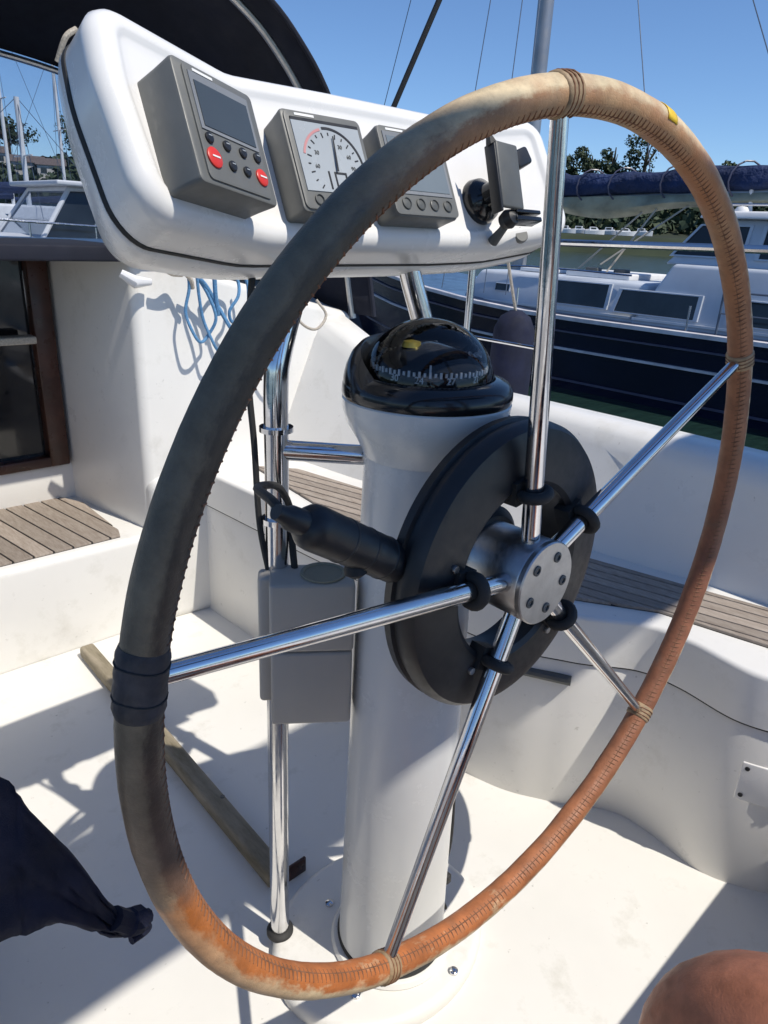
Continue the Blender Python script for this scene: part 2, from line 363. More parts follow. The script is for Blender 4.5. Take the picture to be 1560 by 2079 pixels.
for (a, r, h, w, lb, m) in ((57.4, 158, 4.6, 3.6, 'round bushy tree on the ridge just right of the grey mast', 'leafd'), (58.9, 158, 5.6, 2.4, 'narrow tall tree on the ridge above the blue sail cover', 'leafd'),
        (61.0, 158, 6.4, 4.2, 'broad tallest tree on the ridge seen inside the top of the wheel', 'leafd'), (56.2, 158, 4.0, 3.0, 'low tree on the ridge close against the mast and the pod', 'leafd'),
        (66.5, 158, 3.6, 3.4, 'squat tree above the right end of the blue sail cover', 'leaf'), (17.6, 156, 6.0, 4.5, 'tree on the skyline left of the far white houses', 'leafd'), (21.5, 156, 5.5, 4.0, 'tree on the skyline right of the far white houses', 'leaf'), (15.6, 150, 5.0, 4.0, 'tree below the skyline behind the pale yacht mast', 'leafd')):
    tree(a, r, h * 1.85, w * 1.3, lb, 'trees on the far shore', m)
def house(az_deg, r, w, label):
    az = radians(az_deg); x, y = r * sin(az), r * cos(az); z = hill_h(az, r); R = Matrix.Rotation(-az, 3, 'Z')
    t = thing('house', (x, y, z), label, 'house', 'houses on the far hillside')
    c = Vector((x, y, z))
    obj('wall', MB().box(c + Vector((0, 0, 1.6)), (w, 5, 3.6), R), M['house'], t)
    P = [c + R @ Vector(p) for p in ((-w / 2 - .3, -2.8, 3.4), (w / 2 + .3, -2.8, 3.4), (w / 2 + .3, 2.8, 3.4), (-w / 2 - .3, 2.8, 3.4), (-w / 2 - .3, 0, 4.6), (w / 2 + .3, 0, 4.6))]
    obj('roof', MB().add(P, [(0, 1, 5, 4), (2, 3, 4, 5), (1, 2, 5), (3, 0, 4), (0, 3, 2, 1)]), M['roof'], t)
    for k in (-1, 1):
        for zz in (1.0, 2.6): obj('window', MB().box(c + R @ Vector((k * w * 0.27, -2.53, zz)), (.9, 0.08, .8), R), M['winglass'], t)
house(18.6, 148, 5, 'white far house with brown roof, the left one through the sprayhood window')
house(20.0, 144, 4.2, 'white far house with brown roof, the right one beside the pod edge')
house(16.6, 152, 4.5, 'white far house with brown roof behind the pale yacht mast')

def small_boat(az_deg, r, L, label, grp, z=WZ, turn=0.3, mat=None):
    az = radians(az_deg); c = Vector((r * sin(az), r * cos(az), z)); R = Matrix.Rotation(-az + turn, 3, 'Z')
    t = thing('motorboat', tuple(c), label, 'boat', grp); B = L * 0.17; H = L * 0.14; mat = mat or M['superw']
    rs = []
    for k in range(9):
        u = k / 8; bw = B * (1 - max(0, (u - 0.45) / 0.55) ** 2 * 0.98); zt = H * (1 + 0.35 * u * u)
        rs.append([c + R @ Vector((-L / 2 + L * u, yy, zz)) for yy, zz in ((-bw, zt), (-bw * 0.85, -0.1), (0, -0.2), (bw * 0.85, -0.1), (bw, zt), (0, zt + 0.04))])
    obj('hull', MB().rings(rs), mat, t)
    cb = [c + R @ Vector(p) for p in ((-L * .3, -B * .75, H), (L * .2, -B * .7, H * 1.2), (L * .2, B * .7, H * 1.2), (-L * .3, B * .75, H), (-L * .28, -B * .62, H * 2.3), (L * .05, -B * .55, H * 2.3), (L * .05, B * .55, H * 2.3), (-L * .28, B * .62, H * 2.3))]
    obj('cabin', MB().add(cb, [(0, 1, 5, 4), (1, 2, 6, 5), (2, 3, 7, 6), (3, 0, 4, 7), (4, 5, 6, 7)]), mat, t)
    for sg in (-1, 1):
        obj('window', MB().box(c + R @ Vector((-L * .09, sg * B * .665, H * 1.8)), (L * .26, 0.05, H * .55), R), M['winglass'], t)
    obj('windscreen', MB().box(c + R @ Vector((L * .128, 0, H * 1.8)), (0.05, B * 1.1, H * .6), R @ Matrix.Rotation(-0.75, 3, 'Y')), M['winglass'], t)
    return t
G = 'small boats laid up on the far shore'
k = 0
for az_deg, r, zz, lb in ((56.3, 121, 1.4, 'small white boat on the far bank, nearest the instrument pod edge'), (57.3, 123, 1.5, 'small white boat on the far bank below the sagging canvas'), (58.3, 121, 1.4, 'small white boat on the far bank, in the middle of the white row'),
        (59.4, 123, 1.5, 'small white boat on the far bank beside the boom ropes'), (60.5, 121, 1.3, 'small white boat on the far bank just left of the wheelhouse windows'), (61.6, 124, 1.6, 'small white boat on the far bank, the right end of the white row')):
    small_boat(az_deg, r + 3, 3.0, lb, G, z=hill_h(radians(az_deg), r + 3) + .15, turn=random.uniform(-0.3, 0.3))

# marina boats seen through the sprayhood window
t = thing('cabin_cruiser', (3.5, 10.2, WZ), 'grey and white cabin cruiser with framed windows seen through the sprayhood window', 'boat')
rs = []
for k in range(9):
    u = k / 8; y = 10.2; bw = 1.0 * (1 - max(0, ((1 - u) - 0.5) / 0.5) ** 2 * 0.95); zt = 0.02 + 0.16 * (1 - u) ** 2
    x = 0.4 + 4.6 * u
    rs.append([(x, y - bw, zt), (x, y - bw * .9, WZ - .05), (x, y, WZ - .1), (x, y + bw * .9, WZ - .05), (x, y + bw, zt), (x, y, zt + 0.05)])
obj('hull', MB().rings(rs), M['superw'], t)
V = [(2.75, 9.35, .05), (4.35, 9.35, .05), (4.35, 11.05, .05), (2.75, 11.05, .05), (3.2, 9.5, .66), (4.15, 9.5, .70), (4.15, 10.9, .70), (3.2, 10.9, .66)]
fr = MB()
for a, b in ((0, 4), (1, 5), (2, 6), (3, 7), (4, 5), (5, 6), (6, 7), (7, 4), (0, 1), (0, 3)): fr.tube([V[a], V[b]], 0.03, 8)
fr.tube([(3.55, 9.35, .05), (3.62, 9.5, .67)], 0.025, 8)
obj('window_frame', fr, M['superw'], t)
obj('windscreen', MB().add([V[0], V[4], V[7], V[3]], [(0, 1, 2, 3)]), M['vinyl'], t)
obj('window', MB().add([(2.8, 9.37, .07), (3.55, 9.37, .07), (3.6, 9.5, .64), (3.22, 9.5, .64)], [(0, 1, 2, 3)]), M['winglass'], t)
obj('window', MB().add([(3.59, 9.37, .07), (4.3, 9.37, .07), (4.12, 9.5, .67), (3.66, 9.5, .65)], [(0, 1, 2, 3)]), M['winglass'], t)
obj('roof', MB().box((3.65, 10.2, .72), (1.3, 1.75, .06)), M['superw'], t, bevel=0.02)
rl = MB(); rl.tube([(0.6, 9.3, .34), (2.6, 9.25, .26), (4.6, 9.25, .2)], 0.016, 6)
for x in (1.0, 1.8, 2.6, 3.4, 4.2): rl.tube([(x, 9.26, .02), (x, 9.26, .27)], 0.012, 6)
obj('handrail', rl, M['steel'], t)
def far_yacht(x, y, mh, label, cov=True):
    t = thing('moored_yacht', (x, y, WZ), label, 'yacht', 'yachts moored beyond the sprayhood')
    rs = []
    for k in range(8):
        u = k / 7; bw = 1.4 * (sin(pi * (0.15 + 0.85 * u)) ** 0.6 + 0.02); xx = x - 3 + 8 * u - 4 + 3
        rs.append([(xx, y - bw, .1), (xx, y - bw * .7, WZ - .05), (xx, y + bw * .7, WZ - .05), (xx, y + bw, .1), (xx, y, .2)])
    obj('hull', MB().rings(rs), M['superw'], t)
    obj('coachroof', MB().box((x - .6, y, .4), (3.2, 1.7, .5)), M['superw'], t, bevel=0.1)
    obj('mast', MB().tube([(x, y, .1), (x, y, mh)], 0.09, 10), M['superw'], t)
    obj('spreader', MB().tube([(x, y - .9, mh * .55), (x, y + .9, mh * .55)], 0.03, 6), M['superw'], t)
    w = MB()
    for dx, dy in ((3.6, 0), (-4.2, 0), (0, 1.3), (0, -1.3)): w.tube([(x, y, mh), (x + dx, y + dy, .2)], 0.012, 5)
    obj('rigging', w, M['wire'], t)
    if cov: obj('sail_cover', MB().tube([(x, y, 1.25), (x - 1.5, y, 1.15), (x - 3.1, y, 1.1)], [.22, .18, .1], 10), M['bluecover'], t)
far_yacht(9.6, 30, 4.2, 'white yacht with pale mast seen through the sprayhood window')
far_yacht(13.5, 44, 10.5, 'far white yacht with tall mast behind the pale mast')
far_yacht(17.5, 47, 9, 'far white yacht mostly hidden behind the instrument pod edge')
small_boat(14.5, 24, 5.5, 'small white motorboat moored at the left edge of the sprayhood window', 'motorboats beyond the sprayhood', turn=0.2)
small_boat(16.4, 34, 6.0, 'small white motorboat moored under the pale yacht mast', 'motorboats beyond the sprayhood', turn=-0.3)

# ------------------------------------------------------------------ neighbouring motor sailer
ms = thing('motor_sailer', (7.9, 4.0, WZ), 'large navy hulled motor sailer with pale wheelhouse moored alongside to the right', 'boat')
def hullx(y): return 7.9 - 1.4 * max(0.02, 1 - max(0, (y - 4.2) / 5.6) ** 2.1) if y > 4.2 else 6.5
def deckz(y): return -0.46 if y < 4.4 else -0.46 + 0.033 * (y - 4.4) ** 1.6
st = [-5, -3, -1, 1, 2, 3, 4, 4.8, 5.6, 6.6, 7.6, 8.6, 9.3, 9.75]
def hull_section(y, zf):   # near-side x at a fraction between water and deck
    return hullx(y) + (1 - zf) * 0.12 * (1 + max(0, (y - 4.2)) * 0.35)
rs = []
for y in st:
    z1 = deckz(y); near = [(hull_section(y, f), y, WZ - .1 + (z1 - WZ + .1) * f) for f in (0, .3, .6, .85, 1)]
    far = [(15.8 - p[0], p[1], p[2]) for p in near[::-1]]
    rs.append(near + far)
obj('hull', MB().rings(rs), M['navyhull'], ms)
def strake(name, dz, h, mat, out=0.02, frac=None):
    mb = MB(); rr = []
    for y in st[:-1]:
        z = deckz(y) * (1 - (-dz) / 0.8) + (WZ) * ((-dz) / 0.8) if dz else deckz(y)
        z = deckz(y) + dz * (1 + max(0, y - 4.4) * 0.06)
        f = (z - WZ + .1) / (deckz(y) - WZ + .1); x = hull_section(y, f)
        rr.append([(x + .03, y, z + h / 2), (x - out, y, z + h / 2 * .8), (x - out, y, z - h / 2 * .8), (x + .03, y, z - h / 2)])
    mb.rings(rr); return obj(name, mb, mat, ms)
strake('gunwale', 0.0, 0.05, M['stripe'], 0.035)
strake('rubbing_strake', -0.145, 0.022, M['striped'], 0.03)
strake('rubbing_strake', -0.335, 0.03, M['stripe'], 0.035)
strake('boot_stripe', -0.69, 0.03, M['striped'], 0.012)
# deck
mb = MB(); mb.rings([[(hullx(y) + .03, y, deckz(y) - .02), (15.8 - hullx(y) - .03, y, deckz(y) - .02)] for y in st], close=False, cap=False)
obj('deck', mb, M['superw'], ms)
def block(y0, y1, x0, zb, zt, tum=0.12, rake0=0.0, rake1=0.0):
    x1 = 15.8 - x0
    return MB().add([(x0, y0, zb), (x1, y0, zb), (x1, y1, zb), (x0, y1, zb), (x0 + tum, y0 + rake0, zt), (x1 - tum, y0 + rake0, zt), (x1 - tum, y1 - rake1, zt), (x0 + tum, y1 - rake1, zt)],
                    [(0, 3, 2, 1), (4, 5, 6, 7), (0, 1, 5, 4), (1, 2, 6, 5), (2, 3, 7, 6), (3, 0, 4, 7)])
obj('forward_cabin', block(3.6, 6.25, 6.95, -.52, -.05, .1, 0, .3), M['super'], ms, bevel=0.05)
obj('cabin_side', block(-3.5, 3.7, 6.9, -.52, .17, .12, 0, .35), M['super'], ms, bevel=0.04)
obj('wheelhouse', block(-1.5, 3.5, 7.12, .16, .62, .12, .2, .42), M['super'], ms, bevel=0.03)
obj('wheelhouse_roof', block(-1.75, 3.22, 7.12, .62, .69, .03, .03, .03), M['superw'], ms, bevel=0.02)
def sidewin(name, y0, y1, z0, z1, xb, tum, zb, zt, slant=0.0, mat='winglass', rim=True):
    def X(z): return xb + tum * (z - zb) / (zt - zb)
    P = [(y0, z0), (y1 + slant, z0), (y1, z1), (y0, z1)]
    cy = sum(p[0] for p in P) / 4; cz = sum(p[1] for p in P) / 4
    f = MB()
    def ringpts(k, dx): return [(X(cz + (z - cz) * k) + dx, cy + (y - cy) * k, cz + (z - cz) * k) for y, z in P]
    f.rings([ringpts(1.12, .01), ringpts(1.10, -.02), ringpts(1.0, -.02), ringpts(1.0, .01)], cap=False)
    w = obj('window', f, M['super'], ms, bevel=0.0)
    g = obj('pane', MB().add(ringpts(1.01, -.006), [(0, 1, 2, 3)]), M[mat], w)
sidewin('window', 4.05, 4.78, -.35, -.10, 6.95, .1, -.52, -.05, .05)
sidewin('window', 2.98, 3.84, -.36, -.13, 6.9, .12, -.52, .17, .05)
sidewin('window', 1.3, 2.6, -.36, -.13, 6.9, .12, -.52, .17)
sidewin('window', 5.42, 5.64, -.28, -.20, 6.95, .1, -.52, -.05)
for y0, y1, sln in ((2.72, 3.2, .22), (1.75, 2.55, 0), (0.7, 1.6, 0)): sidewin('window', y0, y1, .26, .55, 7.12, .12, .16, .62, sln)
wv = [(7.3, 3.33, .24), (8.5, 3.33, .24), (8.5, 3.13, .56), (7.34, 3.13, .56)]
obj('windscreen', MB().add([(x, y + .05, z) for x, y, z in wv], [(0, 1, 2, 3)]), M['winglass'], ms)
obj('hatch', MB().box((7.75, 4.4, -.02), (.9, .85, .07)), M['superw'], ms, bevel=0.015)
obj('hatch', MB().box((7.65, 5.3, -.02), (.6, .5, .05)), M['superw'], ms, bevel=0.015)
for (x, y) in ((7.55, 4.6), (7.6, 4.25)): obj('hatch_fitting', MB().box((x, y, .03), (.12, .16, .05)), M['greyd'], ms, bevel=0.01)
for y, z in ((5.0, -.47), (2.9, -.47), (1.2, -.47)): obj('rail_post', MB().tube([(6.62, y, -.46), (6.62, y, -.2)], .012, 6), M['steel'], ms)
obj('cabin_trim', MB().box((6.955, 4.95, -.415), (.02, 2.5, .025)).box((6.905, 1.2, -.415), (.02, 4.9, .025)), M['superw'], ms)
obj('roof_vent', MB().lathe([(.07, 0), (.07, .03), (.05, .06), (0, .07)], (7.6, 3.0, .69), seg=16), M['superw'], ms)
obj('handrail', MB().tube([(7.35, 3.1, .72), (7.35, 3.0, .76), (7.35, .4, .76), (7.35, .3, .72)], .012, 6), M['steel'], ms)
# mast, boom, cover
obj('mast', MB().tube([(7.85, 5.95, -.1), (7.86, 5.98, 4.0), (7.87, 6.02, 10.5)], [.10, .10, .085], 14), M['mast'], ms)
obj('boom', MB().tube([(7.82, 5.75, .80), (7.8, 3.4, .88), (7.8, 0.2, 1.0)], 0.06, 12), M['mast'], ms)
rs = []
N_ = 60
for k in range(N_):
    u = k / (N_ - 1); y = 5.8 - 5.4 * u; zc = .93 + .13 * u; hh = .165 + .02 * sin(u * 19) + .05 * noise.noise(Vector((u * 14, 0, 0)))
    hh += .12 * max(0, 1 - u / .10)
    ring = []
    for j in range(16):
        a = 2 * pi * j / 16; w = .13 + .02 * sin(u * 31 + j) + .03 * noise.noise(Vector((u * 20, j * .5, 2)))
        ring.append((7.8 + w * cos(a), y, zc + hh * sin(a) * (1.0 if sin(a) > 0 else .55)))
    rs.append(ring)
obj('sail_cover', MB().rings(rs), M['bluecover'], ms, ang=60)
for u in (0.06, .16, .24, .36, .5, .62, .75, .88):
    y = 5.8 - 5.4 * u; zc = .93 + .13 * u
    cl = MB(); cl.tube([(7.8 + .155 * cos(a), y - .12 * cos(a), zc + .21 * sin(a) * (1 if sin(a) > 0 else .8)) for a in [2 * pi * j / 14 for j in range(15)]], .010, 5); obj('cover_tie', cl, M['striped'], ms)
mb = MB(); rs = []
for k in range(22):
    u = k / 21; y = 5.6 - 5.0 * u; sag = .13 + .13 * max(0, sin(u * 9.5 - .2)) * (1 - u * .6)
    z = .84 + .1 * u; rs.append([(7.72, y, z), (7.68, y, z - sag * .6), (7.8, y, z - sag), (7.92, y, z - sag * .6), (7.88, y, z)])
mb.rings(rs); obj('sagging_canvas', mb, M['sag'], ms, ang=70)
for a, b in (((7.7, 2.95, .68), (7.74, 3.0, .92)), ((7.9, 2.75, .68), (7.86, 2.8, .92))): obj('boom_bracket', MB().tube([a, b], .022, 8), M['superw'], ms)
obj('sail_head', MB().lathe([(0.0, .16), (.05, .13), (.075, .05), (.07, -.03), (0.02, -.08)], (7.66, 5.42, 1.25)), M['superw'], ms)
for a, b in (((7.86, 6.0, 9.5), (6.6, 5.5, -.3)), ((7.86, 6.0, 9.5), (6.6, 6.2, -.3)), ((7.86, 6.0, 7), (6.65, 5.2, -.3)), ((7.86, 6.0, 9.8), (7.9, 9.6, .1)), ((7.86, 6.0, 10), (7.9, -4.5, 0)), ((7.86, 6.0, 7.5), (7.8, 2.6, 1.15)), ((7.86, 6.0, 7.5), (7.8, 4.2, 1.1))):
    obj('stay_wire', MB().tube([a, b], .006, 5), M['wire'], ms)
for a, b in (((7.8, 4.1, .8), (7.6, 4.9, -.02)), ((7.8, 4.0, .8), (7.4, 4.35, 0)), ((7.8, 3.6, .82), (7.35, 4.4, .1))): obj('sheet_rope', MB().tube([a, b], .011, 6), M['rope_pale'], ms)
hr = MB(); hr.tube([(6.62, y, deckz(y) + .42) for y in (-3, -1, 1, 2, 2.6)], .010, 6); hr.tube([(6.62, y, deckz(y) + .22) for y in (-3, -1, 1, 2, 2.6)], .007, 6)
for y in (-2, -.6, .8, 1.7, 2.6): hr.tube([(6.62, y, deckz(y)), (6.62, y, deckz(y) + .42)], .012, 6)
obj('guardrail', hr, M['wire'], ms)
obj('handrail', MB().tube([(7.02, y, z) for y, z in ((5.9, .0), (5.2, .03), (4.4, .03), (3.8, .02))], .012, 6), M['steel'], ms)

# ================================================================== OWN YACHT
yt = thing('sailing_yacht', (0, 0, FZ), 'white fibreglass yacht cockpit with teak slatted seats around the steering wheel', 'yacht')
# sole with camber-free sheet
obj('cockpit_floor', MB().prism([(-1.0, -1.6), (1.0, -1.6), (1.0, 1.5), (-1.0, 1.5)], FZ - .03, FZ), M['gel_floor'], yt)
SEATF0 = [(.345, 1.42), (.372, .80), (.405, .37), (.47, .21), (.545, .11), (.555, .03), (.54, -.08), (.575, -.17), (.63, -.24), (.64, -.39)]
SEATF = [(v.x, v.y) for v in spline([(x, y, 0) for x, y in SEATF0], 16)]
seat_poly = SEATF + [(1.0, -.39), (1.0, 1.42)]
seat = obj('seat_base', MB().prism(seat_poly, FZ - .01, -.402), M['gel'], yt, bevel=0.004, bseg=2)
lid_poly = [(x - .004, y) for x, y in SEATF] + [(.99, -.385), (.99, 1.41)]
lid = obj('seat_lid', MB().prism(lid_poly, -.399, -.30), M['gel'], yt, bevel=0.040, bseg=7, bz=-.31)
PORTF = [(-.46, 1.42), (-.5, .6), (-.6, .35), (-.66, -.2), (-.66, -.39)]
obj('port_seat', MB().prism(PORTF + [(-1.0, -.39), (-1.0, 1.42)], FZ - .01, -.30), M['gel'], yt, bevel=0.03, bseg=5)
obj('helm_seat', MB().prism([(-1.0, -.40), (1.0, -.40), (1.0, -1.5), (-1.0, -1.5)], FZ - .01, -.30), M['gel'], yt, bevel=0.02, bseg=4)
# bridge deck with the companionway sill
bd = obj('bridge_deck', MB().prism([(-1.0, 1.37), (.30, 1.37), (.30, 2.0), (-1.0, 2.0)], FZ - .01, -.463), M['gel'], yt, bevel=0.02, bseg=4)
obj('seat_step', MB().prism([(.20, 1.36), (.48, 1.33), (1.0, 1.33), (1.0, 1.44), (.20, 1.44)], FZ - .01, -.31), M['gel'], yt, bevel=0.035, bseg=6)
obj('seam', MB().prism([(x - .0035, y) for x, y in SEATF] + [(.985, -.38), (.985, 1.40)], -.4018, -.3992), M['rubber'], seat)
# teak slats
def planks(parent, poly, p0, d, pitch, n, z, gap=0.0045, th=0.007):
    d = Vector(d).normalized(); base = MB().prism([tuple(v) for v in poly], z - .001, z + .0015)
    obj('caulking', base, M['rubber'], parent)
    for k in range(n):
        pl = clip_strip(poly, p0, d, k * pitch + gap / 2, (k + 1) * pitch - gap / 2)
        if len(pl) < 3: continue
        c = []
        for v in pl:
            if not c or (v - c[-1]).length > 0.004: c.append(v)
        if len(c) < 3: continue
        obj('teak_plank', MB().prism([tuple(v) for v in c], z + .0005, z + th), M['teak'], parent, bevel=0.0012, bseg=1)
planks(lid, [(.475, 1.285), (.40, .72), (.435, .42), (.50, .27), (.60, .115), (.625, -.02), (.645, -.12), (.70, -.20), (.825, -.20), (.775, .0), (.70, .335), (.56, 1.19)],
       (.5685, -.248), (.085, -.34), .031, 12, -.30)
planks(bd, [(-.93, 1.40), (.115, 1.40), (.128, 1.44), (.135, 1.70), (.10, 1.78), (-.93, 1.85)], (.20, 1.3), (-.051, .385), .049, 24, -.463)
# companionway surround: bulkhead blocks each side, mahogany frame, acrylic washboard
obj('bulkhead', MB().add([(.2, 1.39, -.47), (.92, 1.39, -.47), (.92, 2.7, -.47), (.140, 2.7, -.47), (.140, 1.80, -.47), (.2, 1.39, .274), (.92, 1.39, .10), (.92, 2.7, .26), (.140, 2.7, .27), (.140, 1.80, .27)],
    [(0, 1, 6, 5), (1, 2, 7, 6), (2, 3, 8, 7), (3, 4, 9, 8), (4, 0, 5, 9), (5, 6, 7, 8, 9)]), M['gel'], yt, bevel=0.022, bseg=5)
obj('bulkhead', MB().box((-.95, 2.05, -.09), (.5, 1.3, .74)), M['gel'], yt, bevel=0.022, bseg=5)
obj('companionway_sill', MB().box((-.30, 1.83, -.41), (.95, .10, .12)), M['gel'], yt, bevel=0.012)
cf = obj('companionway_frame', MB().box((.105, 1.79, -.045), (.055, .06, .61)).box((-.30, 1.79, -.335), (.76, .06, .03)).box((-.66, 1.79, -.045), (.055, .06, .61)), M['mahog'], yt, bevel=0.004)
obj('washboard', MB().box((-.285, 1.80, -.05), (.72, .012, .56)), M['smoked'], cf)
obj('latch', MB().lathe([(.0, 0), (.02, .004), (.022, .012), (.012, .02)], (-.05, 1.79, -.05), (0, -1, 0), 14), M['steel'], cf)
obj('interior_shelf', MB().box((-.25, 1.72, .03), (.62, .05, .02)), M['rope_pale'], yt, bevel=0.004)
obj('hatch_trim', MB().box((-.25, 1.6, .268), (.96, .46, .035)), M['canvas'], yt, bevel=0.005)
obj('hatch_trim', MB().box((.28, 1.395, .262), (.18, .04, .03)), M['canvas'], yt, bevel=0.005)
obj('cleat', MB().tube([(.165, 1.372, .225), (.195, 1.36, .205), (.235, 1.36, .205)], [.010, .016, .008], 10), M['superw'], yt)
obj('cabin_roof', MB().prism([(-1.2, 1.82), (.92, 1.82), (.92, 2.62), (-1.2, 2.62)], .20, .268), M['gel'], yt, bevel=0.02)
obj('foredeck', MB().prism([(-1.0, 2.6), (.95, 2.6), (.85, 4.2), (.5, 6), (-.5, 6), (-.85, 4.2)], -.1, .05), M['gel'], yt, bevel=0.04)
# coaming lofted along the cockpit
def coam(sx):
    rs = []
    for y, xb, xt, zt in ((-1.7, .86, .90, -.06), (-.8, .84, .89, -.05), (-.2, .815, .88, -.042), (.1, .79, .88, -.038), (.4, .74, .88, -.036), (.8, .68, .875, -.035), (1.05, .64, .865, -.015), (1.25, .62, .85, .03), (1.40, .62, .83, .10), (1.55, .63, .83, .135), (2.0, .65, .85, .14), (2.8, .7, .9, .15)):
        p = [(xb, -.32), (xb + .012, -.285), (xb + .03, -.24), (xt - .055, zt - .05), (xt - .045, zt - .018), (xt - .02, zt), (xt + .05, zt + .003), (xt + .075, zt - .012), (xt + .085, zt - .04), (xt + .11, -.30)]
        rs.append([(sx * x, y, z) for x, z in p])
    return MB().rings(rs, close=False, cap=False)
obj('coaming', coam(1), M['gel'], yt, ang=80)
obj('coaming', coam(-1.0), M['gel'], yt, ang=80)
# side decks and hull
dk = MB(); hl = MB()
for sx in (1, -1):
    rs = []
    for y, b in ((-1.9, 1.15), (-.5, 1.26), (1, 1.36), (3, 1.42), (5, 1.2), (7, .6), (8.2, .06)):
        rs.append([(sx * (.985 if y < 2.7 else .3 * b), y, -.28), (sx * b, y, -.29), (sx * b, y, -.24), (sx * (b + .02), y, -.24), (sx * (b + .03), y, -.32), (sx * (b * .97), y, -.8), (sx * b * .8, y, WZ - .1)])
    dk.rings(rs, close=False, cap=False)
obj('deck_and_hull', dk, M['gel_clean'], yt, ang=40)
obj('transom', MB().box((0, -1.85, -.78), (2.1, .06, 1.0)), M['gel_clean'], yt)
# moulded plinth round the pedestal
pl = []
for k in range(40):
    a = 2 * pi * k / 40; r = .17 + .0 * cos(a)
    x = .0 + (.185) * cos(a); y = .215 + .155 * sin(a)
    pl.append((x, y))
obj('pedestal_plinth', MB().prism(pl, FZ - .01, FZ + .024), M['gel_floor'], yt, bevel=0.014, bseg=5)
# fittings on the seat face
aR = Matrix.Rotation(radians(21), 3, 'Z'); ac = Vector((.5600, -.144, -.512))
acc = obj('access_plate', MB().box(ac, (.006, .088, .078), aR), M['gel_clean'], yt, bevel=0.002)
for y, z in ((.035, .028), (.035, -.028), (-.035, .028), (-.035, -.028)):
    obj('screw', MB().lathe([(.0, 0), (.0042, 0), (.0038, .002), (0, .0022)], ac + aR @ Vector((-.003, y, z)), aR @ Vector((-1, 0, 0)), 10), M['black'], acc)
sh = MB().tube([(.795, .58, -.262), (.79, .45, -.262)], .012, 10)
obj('hinge_bar', MB().tube([(.40, .335, -.44), (.47, .20, -.44)], .010, 10), M['greyd'], yt)

# foot brace
fb = thing('foot_brace', (-.05, .86, FZ), 'long weathered teak foot brace bar lying on the cockpit floor', 'foot brace')
obj('bar', MB().box((-.052, .865, FZ + .016), (.038, .93, .032), Matrix.Rotation(radians(-2.3), 3, 'Z')), M['bar'], fb, bevel=0.008, bseg=3)
obj('end_cap', MB().box((-.0335, .398, FZ + .016), (.0385, .006, .0325)), M['mahog'], fb, bevel=0.002)
for y in (.62, 1.1): obj('bolt', MB().lathe([(0, 0), (.005, 0), (.004, .002), (0, .002)], (-.05, y, FZ + .032), seg=10), M['greyd'], fb)

# ================================================================== WHEEL
wh = thing('ship_wheel', (0, 0, 0), 'large steel spoked steering wheel covered in worn brown stitched leather', 'steering wheel')
RW = .46; RT = .0156
NU, NV = 360, 20
mb = MB(); uvs = []
for i in range(NU):
    t = 2 * pi * i / NU; o_ = Vector((sin(t), 0, cos(t)))
    for j in range(NV):
        a = 2 * pi * j / NV
        rr = RT * (1 + .03 * noise.noise(Vector((sin(t) * 9, cos(t) * 9, a))) + .02 * noise.noise(Vector((sin(t) * 40, cos(t) * 40, cos(a)))))
        mb.v.append(o_ * (RW + rr * cos(a)) + Vector((0, -rr * sin(a), 0)))
for i in range(NU):
    for j in range(NV):
        mb.f.append((i * NV + j, ((i + 1) % NU) * NV + j, ((i + 1) % NU) * NV + (j + 1) % NV, i * NV + (j + 1) % NV))
me = bpy.data.meshes.new('rim'); me.from_pydata([tuple(v) for v in mb.v], [], mb.f)
ul = me.uv_layers.new(name='UVMap')
for p in me.polygons:
    i, j = p.index // NV, p.index % NV
    for li, (di, dj) in zip(p.loop_indices, ((0, 0), (1, 0), (1, 1), (0, 1))): ul.data[li].uv = ((i + di) / NU, (j + dj) / NV)
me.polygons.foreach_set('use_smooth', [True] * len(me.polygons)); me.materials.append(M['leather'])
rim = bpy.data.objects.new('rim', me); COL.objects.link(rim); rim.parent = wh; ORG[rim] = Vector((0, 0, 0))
def rimpt(t, a, r):   # angle round the wheel (0 top, clockwise from aft), angle round the tube (0 outward, 90 aft, 180 inward)
    o_ = Vector((sin(t), 0, cos(t))); return o_ * (RW + r * cos(a)) + Vector((0, -r * sin(a), 0))
stm = MB(); NS = 400
for k in range(NS):
    t = 2 * pi * k / NS; a0, a1 = radians(122), radians(166)
    p = [rimpt(t + dt, a, RT + h) for dt, a, h in ((.0, a0, -.0004), (.0030, (a0 + a1) / 2, .0003), (.0055, a1, -.0004))]
    stm.tube(p, .0008, 5, cap=False)
o = obj('stitching', stm, M['stitch'], rim); tag(o, kind='stuff')
obj('seam', MB().tube([rimpt(2 * pi * k / 200, radians(151), RT - .0004) for k in range(201)], .0007, 5), M['stitch'], rim)
PH = -radians(9.0)
HY = .018
